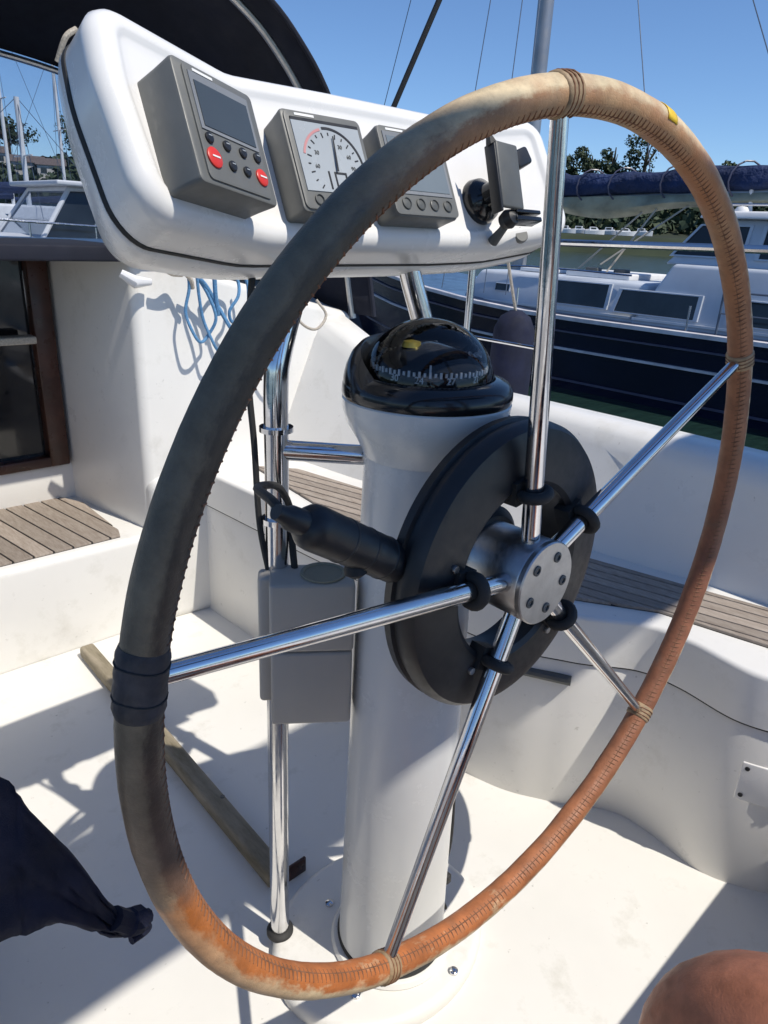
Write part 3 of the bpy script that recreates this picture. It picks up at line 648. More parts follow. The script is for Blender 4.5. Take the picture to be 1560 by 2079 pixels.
for k in range(5):
    t = PH + 2 * pi * k / 5; dr = Vector((sin(t), 0, cos(t)))
    p0 = dr * .035 + Vector((0, HY, 0)); p1 = dr * (RW - .006)
    sp_ = obj('spoke', MB().tube([p0.lerp(p1, u) for u in (0, .25, .5, .75, 1)], [.0105, .0102, .0092, .0082, .0075], 20), M['steel'], wh)
    # leather seams where each spoke meets the rim
    w = .011 if k != 4 else .024
    m = M['tape'] if k == 4 else M['leather']
    bandm = MB(); rs = []
    for q in range(9):
        tt = t + (q - 4) / 4 * w / RW; rr = RT + (.0012 if abs(q - 4) < 4 else .0002) + (.0008 if q % 2 else 0)
        rs.append([rimpt(tt, 2 * pi * j / 20, rr) for j in range(20)])
    bandm.rings(rs); obj('rim_seam', bandm, M['tape'] if k in (4,) else M['bandl'] if 'bandl' in M else M.setdefault('bandl', simple('seam_leather', (0.30, 0.21, 0.12) , .6, 0, .3, 80, .5, 200)), wh, ang=60)
    tw = MB()
    for q in ((-.5, .5, 0) if k != 4 else (-.45, .5)):
        tt = t + q * w / RW; tw.tube([rimpt(tt + .002 * sin(j), 2 * pi * j / 16, RT + .0018) for j in range(17)], .0007, 5)
    obj('lashing', tw, M['stitch'] if k != 4 else M['rubber'], wh)
mb = MB(); ty = math.atan2(.084, .448); rs = []
for q in range(5):
    tt = ty + (q - 2) * .010; rs.append([rimpt(tt, radians(-50 + 17 * j), RT + .0007) for j in range(9)])
mb.rings(rs, close=False, cap=False); obj('yellow_tape', mb, M['yellow'], wh, solid=.0006)
obj('hub_barrel', MB().lathe([(.030, .105), (.040, .104), (.0415, .075), (.0465, .073), (.0475, .004), (.0460, .0015)], ax=(0, 1, 0), seg=48), M['alu'], wh)
hp = obj('hub_plate', MB().lathe([(.0455, .003), (.0478, .001), (.0478, -.004), (.0465, -.0055), (.0, -.0055)], ax=(0, 1, 0), seg=48, cap=False), M['alu'], wh)
for k in range(5):
    t = PH + radians(36) + 2 * pi * k / 5
    c = Vector((sin(t) * .031, -.0055, cos(t) * .031))
    obj('bolt', MB().lathe([(.0062, .001), (.006, -.0012), (.0042, -.002), (.0032, -.002), (.003, .001), (0, .001)], c, (0, 1, 0), 18, cap=False), M['greyd'], hp)
obj('shaft', MB().lathe([(.022, .10), (.022, .17)], ax=(0, 1, 0), seg=24), M['blackg'], wh)

# ================================================================== PEDESTAL
pd = thing('steering_pedestal', (0, .19, FZ), 'white steering pedestal column carrying the black compass dome', 'pedestal')
PY = .19
def pr_(z): return .083 + (.0715 - .083) * (z + .70) / .80
obj('column', MB().lathe([(pr_(FZ), FZ + .02), (pr_(-.5), -.5), (pr_(-.2), -.2), (pr_(.098), .098), (pr_(.1) - .004, .103)], (0, PY, 0), seg=64), M['ped'], pd)
obj('collar', MB().lathe([(.0725, .098), (.0745, .104), (.082, .118), (.094, .137), (.0985, .152), (.1, .166), (.098, .168), (0.02, .168)], (0, PY, 0), seg=64, cap=False), M['ped'], pd)
obj('base_flange', MB().lathe([(.094, FZ + .022), (.096, FZ + .028), (.092, FZ + .034), (.084, FZ + .036)], (0, PY, 0), seg=64), M['gel_floor'], pd)
obj('sealant', MB().lathe([(.0848, FZ + .034), (.0862, FZ + .040), (.0835, FZ + .044)], (0, PY, 0), seg=64), M['rubber'], pd)
for a in (200, 285, 20, 110):
    obj('bolt', MB().lathe([(.007, 0), (.007, .004), (.004, .006), (0, .006)], (.115 * cos(radians(a)), PY + .115 * sin(radians(a)), FZ + .024), seg=12), M['steel'], pd)
c0 = radians(315)
for ch, da in (('C', -6), ('E', 6)):
    a = radians(290 + da * 1.1); n = Vector((cos(a), sin(a), 0)); X = Vector((-sin(a), cos(a), 0))
    obj('marking', textmb(ch, .017, Vector((0, PY, .151)) + n * .0988, X, Vector((0, 0, 1)) + n * .15), M['black'], pd)
obj('cable', MB().tube(spline([(.087, PY - .03, -.40), (.088, PY - .035, -.55), (.089, PY - .02, -.66), (.1, PY - .03, FZ + .03)]), .0028, 8), M['rubber'], pd)
obj('cable_clip', MB().box((.089, PY - .03, -.63), (.012, .02, .018)), M['rubber'], pd, bevel=0.003)

cp = thing('compass', (0, PY, .168), 'black domed compass with white tick marks on top of the pedestal', 'compass')
obj('bezel', MB().lathe([(.099, .168), (.1005, .172), (.100, .182), (.094, .190), (.082, .194), (.0785, .1945), (.076, .190), (.03, .190)], (0, PY, 0), seg=64, cap=False), M['blackg'], cp)
# hood round the forward side
mb = MB(); rs = []
for k in range(49):
    a = radians(-15 + 200 * k / 48); f = sin(pi * k / 48) ** .8
    h = .184 + .048 * f
    prof_ = [(.0995, .176)] + [(.0995 - .020 * (1 - cos(radians(q))), .180 + (h - .180) * sin(radians(q))) for q in (15, 35, 55, 75, 90)] + [(.0785, h - .002), (.0785, .186)]
    rs.append([(r * cos(a), PY + r * sin(a), z) for r, z in prof_])
mb.rings(rs); obj('hood', mb, M['blackg'], cp, ang=60)
dome = [(.0765 * cos(a), .188 + .070 * sin(a)) for a in [radians(90 * k / 14) for k in range(15)]]
obj('dome', MB().lathe([(max(r, .0004), z) for r, z in dome], (0, PY, 0), seg=56, cap=False), M['domeglass'], cp)
card = obj('compass_card', MB().lathe([(.066, .186), (.0665, .204), (.060, .209), (.040, .222), (.012, .230), (.0, .231)], (0, PY, 0), seg=40, cap=False), M['blackg'], cp)
tk = MB()
for k in range(72):
    a = 2 * pi * k / 72; L = .0055 if k % 2 else .0035; n = Vector((cos(a), sin(a), 0))
    c = Vector((0, PY, .2050)) + n * .0672
    tk.box(c, (.0016, .0026, L * 1.2), Matrix.Rotation(a, 3, 'Z'))
tag(obj('tick_marks', tk, M['white'], card), kind='stuff')
for s_, a in (('24', 215), ('27', 245), ('21', 275), ('30', 190)):
    a = radians(a); n = Vector((cos(a), sin(a), 0)); obj('numeral', textmb(s_, .0105, Vector((0, PY, .1985)) + n * .0672, Vector((-sin(a), cos(a), 0)), Vector((0, 0, 1))), M['white'], card)
obj('lubber_line', MB().tube([(-.045, PY - .045, .19), (-.043, PY - .043, .215)], .0012, 6), M['white'], cp)
obj('pivot', MB().lathe([(.012, .232), (.01, .238), (0, .24)], (-.02, PY + .01, -.006), seg=16), simple('brass', (.35, .28, .05), .3, .6), cp)

# pedestal guard
pg = thing('pedestal_guard', (0, .31, FZ), 'stainless steel tube guard standing behind the pedestal and holding the pod', 'guard rail')
for sx in (-1, 1):
    pts = spline([(sx * .131, .312, FZ), (sx * .131, .312, -.3), (sx * .13, .311, .05), (sx * .13, .311, .17), (sx * .122, .313, .215), (sx * .09, .32, .30), (sx * .07, .325, .37)], 6)
    obj('tube', MB().tube(pts, .0148, 20), M['steel'], pg)
    obj('foot_grommet', MB().lathe([(.0215, FZ + .023), (.0215, FZ + .028), (.019, FZ + .031), (.0155, FZ + .032)], (sx * .131, .312, 0), seg=28), M['rubber'], pg)
    obj('clamp', MB().lathe([(.0150, .118), (.0205, .118), (.0205, .124), (.0150, .124)], (sx * .13, .311, 0), seg=28), M['steel'], pg)
obj('clamp', MB().lathe([(.0150, .0), (.0195, .0), (.0195, .007), (.0150, .007)], (-.13, .311, 0), seg=28).box((-.105, .30, .0035), (.04, .01, .007)), M['steel'], pg)
obj('crossbar', MB().tube([(-.13, .311, .095), (-.06, .26, .090), (.0, .215, .087)], .0125, 16), M['steel'], pg)
obj('crossbar', MB().tube([(.13, .311, .095), (.06, .26, .090), (.0, .215, .087)], .0125, 16), M['steel'], pg)
obj('cable', MB().tube(spline([(-.15, .325, .30), (-.156, .33, .20), (-.151, .327, .10), (-.149, .322, .0), (-.143, .312, -.066)]), .004, 8), M['rubber'], pg)

# storage box
bx = thing('storage_box', (-.125, .28, -.32), 'beige plastic box with round recess clamped to the guard tube beside the pedestal', 'box')
BR = Matrix.Rotation(radians(-36), 3, 'Z'); bxc = Vector((-.112, .262, 0))
obj('body', MB().box(bxc + Vector((0, 0, -.107)), (.106, .062, .096), BR), M['beige'], bx, bevel=0.005, bseg=4)
obj('lower_body', MB().box(bxc + Vector((0, 0, -.212)) + BR @ Vector((.0, .001, 0)), (.104, .060, .110), BR), M['beige'], bx, bevel=0.005, bseg=4)
obj('back_plate', MB().box(bxc + BR @ Vector((-.057, .012, 0)) + Vector((0, 0, -.155)), (.022, .030, .186), BR), M['beige'], bx, bevel=0.006, bseg=4)
obj('cup_recess', MB().lathe([(.029, .001), (.0285, .003), (.025, .002), (.024, .0004), (0, .0004)], bxc + BR @ Vector((.014, 0, 0)) + Vector((0, 0, -.0590)), seg=32, cap=False), simple('recess_plastic', (.22, .21, .15), .6), bx)

# ================================================================== WHEEL AUTOPILOT
ap = thing('wheel_pilot', (0, .06, 0), 'black ring shaped wheel autopilot drive clipped behind the spokes with cylindrical motor', 'autopilot drive')
obj('drive_ring', MB().lathe([(r, y - .019) for r, y in ((.100, .052), (.106, .048), (.148, .050), (.162, .054), (.168, .062), (.169, .070), (.165, .072), (.165, .080), (.169, .082), (.168, .092), (.160, .098), (.106, .098), (.100, .094), (.100, .052))], ax=(0, 1, 0), seg=96, cap=False), M['black'], ap)
obj('gear_cover', MB().lathe([(.040, .072), (.052, .074), (.062, .084), (.062, .112), (.05, .118), (.03, .118)], ax=(0, 1, 0), seg=48), M['black'], ap)
md = Vector((-.122, .004, .075)).normalized()
m0 = Vector((-.143, .075, .033))
prof = [(.0195, -.02), (.0218, -.012), (.0222, .002), (.0215, .004), (.0215, .128), (.0205, .136), (.0165, .142), (.0120, .145), (.0112, .160), (.0085, .165), (.007, .176)]
obj('motor_housing', MB().lathe(prof, m0, md, 36), M['black'], ap, ang=50)
rb = MB()
for k in range(3):
    rb.lathe([(.0213, .03 + k * .030), (.0221, .031 + k * .030), (.0221, .033 + k * .030), (.0213, .034 + k * .030)], m0, md, 36, cap=False)
obj('housing_rib', rb, M['black'], ap)
obj('clutch_lever', MB().lathe([(.009, 0), (.011, .004), (.011, .010), (.005, .014)], m0 + md * .075 + Vector((0, -.002, -.018)), (0, -.2, -1), 20), M['rubber'], ap)
obj('drive_cable', MB().tube(spline([m0 + md * .166, m0 + md * .178 + Vector((.012, .02, .0)), (-.225, .21, .095), (-.15, .28, .060), (-.119, .299, .020), (-.116, .298, -.03), (-.118, .29, -.062)]), .0045, 8), M['rubber'], ap)
for k in range(5):
    t = PH + 2 * pi * k / 5; dr = Vector((sin(t), 0, cos(t)))
    q = dr * .103; yq = HY * (1 - .103 / RW)
    mb = MB(); tg = Vector((cos(t), 0, -sin(t)))
    pts = []
    for j in range(13):
        a = radians(-30 + 240 * j / 12)
        pts.append(q + Vector((0, yq, 0)) + (tg * cos(a) - Vector((0, 1, 0)) * sin(a)) * .0145)
    mb.tube(pts, .0062, 8); mb.box(q + Vector((0, .034, 0)), (.034, .020, .026), Matrix.Rotation(t, 3, 'Y'))
    obj('spoke_clip', mb, M['rubber'], ap, ang=50)
    obj('clip_stud', MB().lathe([(.004, .026), (.0045, .028), (.004, .031)], dr * .12 + tg * .02, (0, 1, 0), 12), M['alu'], ap)

# ================================================================== INSTRUMENT POD
TH = radians(25); PO = Vector((0, .27, .40)); PX = Vector((1, 0, 0)); PS = Vector((0, sin(TH), cos(TH))); PN = Vector((0, -cos(TH), sin(TH)))
BEND = radians(20); BW = .012; FOLD = .18
_tab = []; _x = _n = 0.0; du = .002
for k in range(300):
    u = k * du; q = min(1, max(0, (u - (FOLD - BW)) / (2 * BW))); b = BEND * q * q * (3 - 2 * q)
    _tab.append((_x, _n, b)); _x += cos(b) * du; _n += sin(b) * du
def podframe(u):
    sg = 1 if u >= 0 else -1; k = min(298.0, abs(u) / du); i = int(k); f = k - i
    x = _tab[i][0] * (1 - f) + _tab[i + 1][0] * f; n = _tab[i][1] * (1 - f) + _tab[i + 1][1] * f; b = _tab[i][2]
    return PO + PX * sg * x + PN * n, PX * cos(b) + PN * (sg * sin(b)), PN * cos(b) - PX * (sg * sin(b))
def pod(u, s, n):
    P, D, Nn = podframe(u); return P + PS * s + Nn * n
def rounded(poly, rad, seg=8, step=.012):
    out = []; n = len(poly)
    for i in range(n):
        p = Vector(poly[i]); a = Vector(poly[i - 1]); b = Vector(poly[(i + 1) % n]); r = rad[i]
        d1 = (a - p).normalized(); d2 = (b - p).normalized(); ang_ = d1.angle(d2); tt = r / math.tan(ang_ / 2)
        p1 = p + d1 * tt; p2 = p + d2 * tt; cdir = (d1 + d2).normalized(); c = p + cdir * (r / sin(ang_ / 2))
        a1 = atan2((p1 - c).y, (p1 - c).x); a2 = atan2((p2 - c).y, (p2 - c).x); da = (a2 - a1 + pi) % (2 * pi) - pi
        for k in range(seg + 1): out.append(c + Vector((cos(a1 + da * k / seg), sin(a1 + da * k / seg))) * r)
    res = []
    for i in range(len(out)):
        a, b = out[i], out[(i + 1) % len(out)]; m = max(1, int((b - a).length / step))
        for k in range(m): res.append(a.lerp(b, k / m))
    return res
# outline in pod coordinates, clockwise from the lower left corner
OUT = [(-.338, -.079), (-.352, .030), (-.345, .098), (-.20, .097), (-.05, .099), (.20, .099), (.287, .097), (.299, -.067), (.10, -.074), (-.10, -.076)]
RAD = [.042, .15, .034, .2, .3, .3, .036, .032, .3, .3]
ring0 = rounded(OUT, RAD)
def offset(r, d):
    n = len(r); out = []
    for i in range(n):
        tg = (r[(i + 1) % n] - r[i - 1]).normalized(); nn = Vector((-tg.y, tg.x)); out.append(r[i] + nn * d)
    return out
cen = sum(ring0, Vector((0, 0))) / len(ring0)
sgn = 1 if (offset(ring0, .02)[0] - cen).length < (ring0[0] - cen).length else -1
def podring(ins, n, k=0.0): return [pod(v.x * (1 - k), v.y, n) for v in offset(ring0, sgn * ins)]
pt = thing('instrument_pod', (0, .27, .30), 'white moulded fibreglass instrument pod mounted above the pedestal', 'instrument pod')
mb = MB(); rs = [podring(i, n, k) for i, n, k in ((.001, -.055, .035), (.0, -.035, .02), (-.0005, -.022, .008), (.0, -.015, 0), (.0025, -.008, 0), (.007, -.003, 0), (.012, -.0008, 0), (.018, .0, 0), (.021, -.0006, 0), (.024, -.0026, 0), (.027, -.0034, 0), (.034, -.0036, 0))]
mb.rings(rs, cap=False)
inner = offset(ring0, sgn * .034); n0 = len(inner)
base_i = len(mb.v) - n0
prev = list(range(base_i, base_i + n0))
for f in (.3, .6, .85, 1.0):
    sc = .011; new = len(mb.v)
    for v in inner: mb.v.append(pod(v.x, v.y + (sc - v.y) * f, -.0036))
    cur = list(range(new, new + n0))
    for j in range(n0): mb.f.append((prev[j], prev[(j + 1) % n0], cur[(j + 1) % n0], cur[j]))
    prev = cur
front = obj('front_shell', mb, M['gel_clean'], pt, ang=60)
mb = MB(); mb.rings([podring(.0012, -.0542, .035), podring(.0, -.0552, .035), podring(.0, -.0592, .035), podring(.0012, -.0602, .035)], cap=False); obj('gasket', mb, M['rubber'], pt)
mb = MB(); mb.rings([podring(i, n, k) for i, n, k in ((.004, -.058, .035), (.0006, -.0605, .036), (-.001, -.066, .045), (.0, -.085, .08), (.004, -.104, .12), (.012, -.115, .13), (.028, -.120, .13), (.05, -.121, .13))], cap=True)
obj('back_shell', mb, M['gel_clean'], pt, ang=60)
# plug on the right of the pod
obj('hole_plug', MB().lathe([(.0105, -.006), (.0105, -.002), (.009, -.0005), (0, -.0005)], pod(.213, -.058, 0), podframe(.213)[2], 20, cap=False), M['grey'], pt)

def device(name, u, s, w, h, d, label, cat, tilt=0.0, topw=1.0):
    P, D, Nn = podframe(u); o = P + PS * s - Nn * .0036
    t = thing(name, tuple(o), label, cat, 'instruments on the pod')
    def at(a, b, n): return o + D * a + PS * b + Nn * n
    def rr(hw, hh, r, n):
        poly = rounded([(-hw, -hh), (-hw, hh), (hw, hh), (hw, -hh)], [r] * 4, 4, 1)
        return [at(p.x, p.y, n) for p in poly]
    W2, H2 = w / 2, h / 2
    obj('case', MB().rings([rr(W2 * .97, H2 * .95, .004, 0), rr(W2 * .985, H2 * .97, .0045, d * .5), rr(W2, H2, .005, d - .003), rr(W2 - .0006, H2 - .0006, .005, d - .0008), rr(W2 - .0018, H2 - .0018, .0045, d)]), M['grey'], t, ang=40)
    return t, at, rr, D, Nn
def disc(at, a, b, n, r, h=.0015, dome=.0008, seg=20, ax=None):
    return MB().lathe([(r, -.001), (r, h), (r * .85, h + dome), (0, h + dome * 1.4)], at(a, b, n), ax, seg, cap=False)
# 1 autopilot control head
t, at, rr, D, Nn = device('autopilot_control', -.266, -.011, .102, .102, .040, 'grey autopilot control with two red buttons, leftmost on the white pod', 'display')
d = .040
obj('bezel', MB().rings([rr(.041, .047, .005, d - .001), rr(.041, .047, .005, d + .0015), rr(.0395, .0455, .005, d + .002)]), M['grey'], t)
def quad(at, a0, a1, b0, b1, n, th=.0012): 
    P = [at(a0, b0, n), at(a1, b0, n), at(a1, b1, n), at(a0, b1, n), at(a0, b0, n + th), at(a1, b0, n + th), at(a1, b1, n + th), at(a0, b1, n + th)]
    return MB().add(P, [(0, 3, 2, 1), (4, 5, 6, 7), (0, 1, 5, 4), (1, 2, 6, 5), (2, 3, 7, 6), (3, 0, 4, 7)])
obj('screen_surround', quad(at, -.037, .037, -.006, .041, d + .0018), M['dial2'] if 'dial2' in M else M.setdefault('dial2', simple('pale_grey_surround', (.20, .21, .22), .3)), t)
obj('screen', quad(at, -.033, .033, -.003, .034, d + .0025), M['lcd'], t)
obj('lettering', quad(at, -.030, -.006, .0425, .0448, d + .002, .0006), M['white'], t)
for a, b, r, m in ((-.031, -.0125, .0045, 'black'), (-.010, -.0135, .0045, 'black'), (.011, -.0135, .0045, 'black'), (.031, -.0125, .0045, 'black'), (-.0305, -.0285, .0085, 'red'), (-.0085, -.030, .0045, 'black'), (.0105, -.030, .0045, 'black'), (.031, -.030, .0075, 'red')):
    obj('button', disc(at, a, b, d + .002, r, ax=Nn), M[m], t)
    if m == 'black': obj('button_mark', quad(at, a - .002, a + .002, b + .001, b + .0018, d + .0045, .0003), M['dial'], t)
    else: obj('button_mark', quad(at, a - .0045, a + .0045, b - .0007, b + .0007, d + .0047, .0003), M['white'], t)
# 2 wind gauge
t, at, rr, D, Nn = device('wind_gauge', -.107, -.005, .102, .102, .033, 'grey square wind gauge with pale dial and needle, second from left on the pod', 'gauge')
d = .033
obj('bezel', MB().rings([rr(.0485, .0485, .006, d - .001), rr(.0485, .0485, .006, d + .0018), rr(.047, .047, .006, d + .0022)]), M['grey'], t)
obj('dial', quad(at, -.043, .043, -.031, .041, d + .002), M['dial'], t)
obj('shade_strip', quad(at, -.043, .043, .0385, .0415, d + .0025, .001), M['black'], t)
cz = -.004
def arc(at, r0, r1, a0, a1, n, th=.0006, seg=22):
    mb = MB(); rs = []
    for k in range(seg + 1):
        a = radians(a0 + (a1 - a0) * k / seg); rs.append([at(sin(a) * r0, cz + cos(a) * r0, n), at(sin(a) * r1, cz + cos(a) * r1, n), at(sin(a) * r1, cz + cos(a) * r1, n + th), at(sin(a) * r0, cz + cos(a) * r0, n + th)])
    return mb.rings(rs)
obj('scale_arc', arc(at, .036, .0385, -75, -15, d + .0031), simple('pink_print', (.50, .22, .22), .5), t)
obj('scale_arc', arc(at, .037, .0395, -10, 100, d + .0031), M['black'], t)
tk = MB()
for k in range(19):
    a = radians(-135 + 15 * k); r0, r1 = (.031, .034) if k % 2 else (.029, .034)
    p = [at(sin(a) * r + cos(a) * e, cz + cos(a) * r - sin(a) * e, d + .0032 + h) for h in (0, .0005) for r, e in ((r0, -.0006), (r0, .0006), (r1, .0006), (r1, -.0006))]
    tk.add(p, [(0, 1, 2, 3), (4, 5, 6, 7), (0, 1, 5, 4), (1, 2, 6, 5), (2, 3, 7, 6), (3, 0, 4, 7)])
tag(obj('tick_marks', tk, M['black'], t), kind='stuff')
for s_, a in (('30', -60), ('60', -95), ('30', 30), ('60', 62), ('90', 92)):
    a = radians(a); obj('numeral', textmb(s_, .0058, at(sin(a) * .0235, cz + cos(a) * .0235, d + .0035), D, PS, .0003), M['greyd'], t)
nd = MB(); a = radians(8)
nd.add([at(-.0012, cz - .006, d + .005), at(.0012, cz - .006, d + .005), at(.0006 + sin(a) * .03, cz + .03, d + .005), at(-.0006 + sin(a) * .03, cz + .03, d + .005), at(-.0012, cz - .006, d + .0056), at(.0012, cz - .006, d + .0056), at(.0006 + sin(a) * .03, cz + .03, d + .0056), at(-.0006 + sin(a) * .03, cz + .03, d + .0056)],
       [(0, 1, 2, 3), (4, 5, 6, 7), (0, 1, 5, 4), (1, 2, 6, 5), (2, 3, 7, 6), (3, 0, 4, 7)])
obj('needle', nd, M['black'], t)
dg = MB()
for a0, a1, b0, b1 in ((-.012, -.010, -.026, -.008), (-.002, .010, -.010, -.008), (-.004, -.002, -.026, -.008), (.010, .012, -.018, -.008)):
    q = quad(at, a0, a1, b0 - .002, b1 - .002, d + .0032, .0005); dg.add(q.v, q.f)
obj('lcd_digits', dg, M['black'], t)
for a in (-.031, -.0105, .0105, .031):
    obj('button', MB().lathe([(.0055, -.001), (.0055, .0018), (.0047, .0022), (.0042, .0006), (0, .0006)], at(a, -.0395, d + .002), Nn, 20, cap=False), M['greyd'], t)
obj('lettering', quad(at, -.036, -.012, .0438, .0462, d + .0022, .0005), M['white'], t)
# 3 depth and speed display
t, at, rr, D, Nn = device('depth_display', .017, -.004, .100, .100, .033, 'grey square digital display with four round buttons, partly behind the wheel rim', 'display')
obj('bezel', MB().rings([rr(.0505, .0485, .006, d - .001), rr(.0505, .0485, .006, d + .0018), rr(.049, .047, .006, d + .0022)]), M['grey'], t)
obj('screen_surround', quad(at, -.045, .045, -.026, .042, d + .002), M['dial2'], t)
obj('screen', quad(at, -.041, .041, -.022, .037, d + .0026), M['lcd2'], t)
obj('lettering', quad(at, -.038, -.012, .0438, .0462, d + .0022, .0005), M['white'], t)
for a in (-.033, -.011, .011, .033):
    obj('button', MB().lathe([(.0065, -.001), (.0065, .0018), (.0057, .0022), (.005, .0008), (0, .0014)], at(a, -.0365, d + .002), Nn, 20, cap=False), M['greyd'], t)
# handheld unit bracket
u0, s0 = .158, -.020
P, D, Nn = podframe(u0); o = P + PS * s0
def at(a, b, n): return o + D * a + PS * b + Nn * n
bk = thing('gps_bracket', tuple(o), 'empty black plastic swivel bracket on the right end of the white pod', 'bracket')
obj('base_disc', MB().lathe([(.028, -.005), (.029, .0), (.026, .010), (.016, .018), (.013, .034)], at(-.004, .006, 0), Nn, 32), M['blackg'], bk)
Rb = Matrix((D, PS, Nn)).transposed()
obj('cradle_plate', MB().box(at(-.006, .014, .052), (.042, .078, .006), Rb @ Matrix.Rotation(radians(6), 3, 'X') @ Matrix.Rotation(radians(-3), 3, 'Z')), M['greyd'], bk, bevel=0.003)
obj('side_flange', MB().box(at(-.028, .012, .046), (.004, .080, .016), Rb @ Matrix.Rotation(radians(6), 3, 'X') @ Matrix.Rotation(radians(-3), 3, 'Z')), M['black'], bk, bevel=0.0015)
obj('hook', MB().add([at(-.030, .050, .047), at(-.030, .066, .052), at(-.024, .052, .052), at(-.030, .050, .055), at(-.030, .066, .056), at(-.024, .052, .059)], [(0, 1, 2), (3, 5, 4), (0, 3, 4, 1), (1, 4, 5, 2), (2, 5, 3, 0)]), M['black'], bk)
obj('clamp_block', MB().box(at(.034, .042, .040), (.034, .022, .026), Rb @ Matrix.Rotation(radians(20), 3, 'Z')), M['black'], bk, bevel=0.004)
obj('swivel_arm', MB().box(at(.024, -.026, .040), (.050, .005, .018), Rb).box(at(.022, -.035, .040), (.052, .006, .018), Rb), M['blackg'], bk, bevel=0.0015)
obj('ball_joint', MB().lathe([(.0, -.012), (.009, -.009), (.012, 0), (.009, .009), (0, .012)], at(-.004, -.032, .036), Nn, 18), M['black'], bk)
obj('stem', MB().tube([at(-.004, -.028, .045), at(-.003, -.040, .022), at(.0, -.046, .002)], [.006, .005, .007], 12), M['greyd'], bk)

# ================================================================== SPRAYHOOD
sp = thing('sprayhood', (0, 1.9, .2), 'dark navy canvas sprayhood with clear front window over the companionway', 'sprayhood')
def arch(y, k, zo=0.0, lean=0.0):
    base = [(.93, .10), (.90, .35), (.85, .55), (.78, .70), (.70, .80), (.61, .875), (.45, .955), (.25, 1.0), (0, 1.02)]
    pts = [(x, .10 + (z - .10) * k + zo) for x, z in base]
    full = [(-x, z) for x, z in pts[:-1]] + pts[::-1]
    return spline([(x, y + lean * (z - .1), z) for x, z in full], 4)
a1, a2, a3 = arch(1.30, 1.0, 0, .11), arch(1.75, .97, 0, .05), arch(2.15, .76, .0, .0)
mb = MB(); mb.rings([a1, a2, a3], close=False, cap=False); obj('canopy', mb, M['canvas'], sp, solid=.004, ang=80)
a4 = [Vector((v.x * .92, 2.62, .265)) for v in a3]
def lerpring(a, b, f): return [p.lerp(q, f) for p, q in zip(a, b)]
n3 = len(a3); lo, hi = int(n3 * .15), int(n3 * .85)
mb = MB(); mb.rings([a3[lo:hi + 1], a4[lo:hi + 1]], close=False, cap=False); obj('window', mb, M['vinyl'], sp)
mb = MB(); mb.rings([a3[:lo + 1], a4[:lo + 1]], close=False, cap=False); mb.rings([a3[hi:], a4[hi:]], close=False, cap=False); obj('side_panel', mb, M['canvas'], sp, solid=.004)
obj('frame_tube', MB().tube([v + Vector((0, .10, -.015)) for v in a1], .011, 10), M['alu'], sp)
obj('frame_tube', MB().tube([v + Vector((0, -.0, -.014)) for v in a3], .009, 10), M['alu'], sp)
obj('hem', MB().tube(a1, .007, 8), M['canvas'], sp)
obj('strap_end', MB().tube(spline([(.085, 1.42, .655), (.10, 1.40, .70), (.125, 1.40, .72)]), .006, 8), M['rope_pale'], sp)

# blue rope hanging from the cabin edge
rp = thing('blue_rope', (.35, 1.34, .22), 'coil of thin pale blue rope hanging down the white bulkhead under the pod', 'rope')
ys = 1.33
def loop(pts, m, r, nm='strand'):
    obj(nm, MB().tube(spline([(x, ys + (i % 3) * .006, z) for i, (x, z) in enumerate(pts)], 8), r, 8), M[m], rp)
loop([(.32, .235), (.325, .19), (.315, .13), (.33, .075), (.352, .055), (.378, .072), (.395, .115), (.38, .17), (.355, .215)], 'rope_blue', .0042)
loop([(.345, .225), (.352, .17), (.365, .11), (.385, .05), (.40, .03)], 'rope_blue', .0042)
loop([(.33, .232), (.37, .20), (.405, .15), (.43, .10), (.46, .06)], 'rope_blue', .0055)
loop([(.395, .225), (.40, .17), (.41, .12)], 'rope_blue', .006)
loop([(.40, .215), (.43, .235), (.47, .21), (.465, .17), (.44, .13), (.455, .10), (.49, .13), (.50, .19), (.49, .225)], 'rope_blue', .0045)
loop([(.25, .248), (.27, .235), (.30, .238), (.325, .215), (.335, .19)], 'rope_pale', .006)
loop([(.25, .240), (.28, .225), (.31, .222)], 'rope_pale', .005)
obj('strand', MB().tube(spline([(.56, 1.25, .16), (.61, 1.24, .10), (.66, 1.24, .085), (.70, 1.25, .12), (.68, 1.27, .16)]), .004, 8), M['rope_pale'], rp)

# black-sleeved shroud
sd = thing('shroud', (1.36, 3.4, -.25), 'black sleeved rigging wire rising behind the pod to the top of the sky', 'rigging')
A = Vector((2.66, 3.0, 1.02)); B = Vector((2.77, 3.0, 1.56))
def scl(P, k): return CAM + (P - CAM) * k
A2, B2 = Vector((1.55, 1.60, .715)), None
obj('sleeve', MB().tube([(1.33, 2.30, -.24), (1.585, 1.95, .80), (1.70, 1.79, 1.25), (2.0, 1.4, 2.5)], .011, 10), M['rubber'], sd)

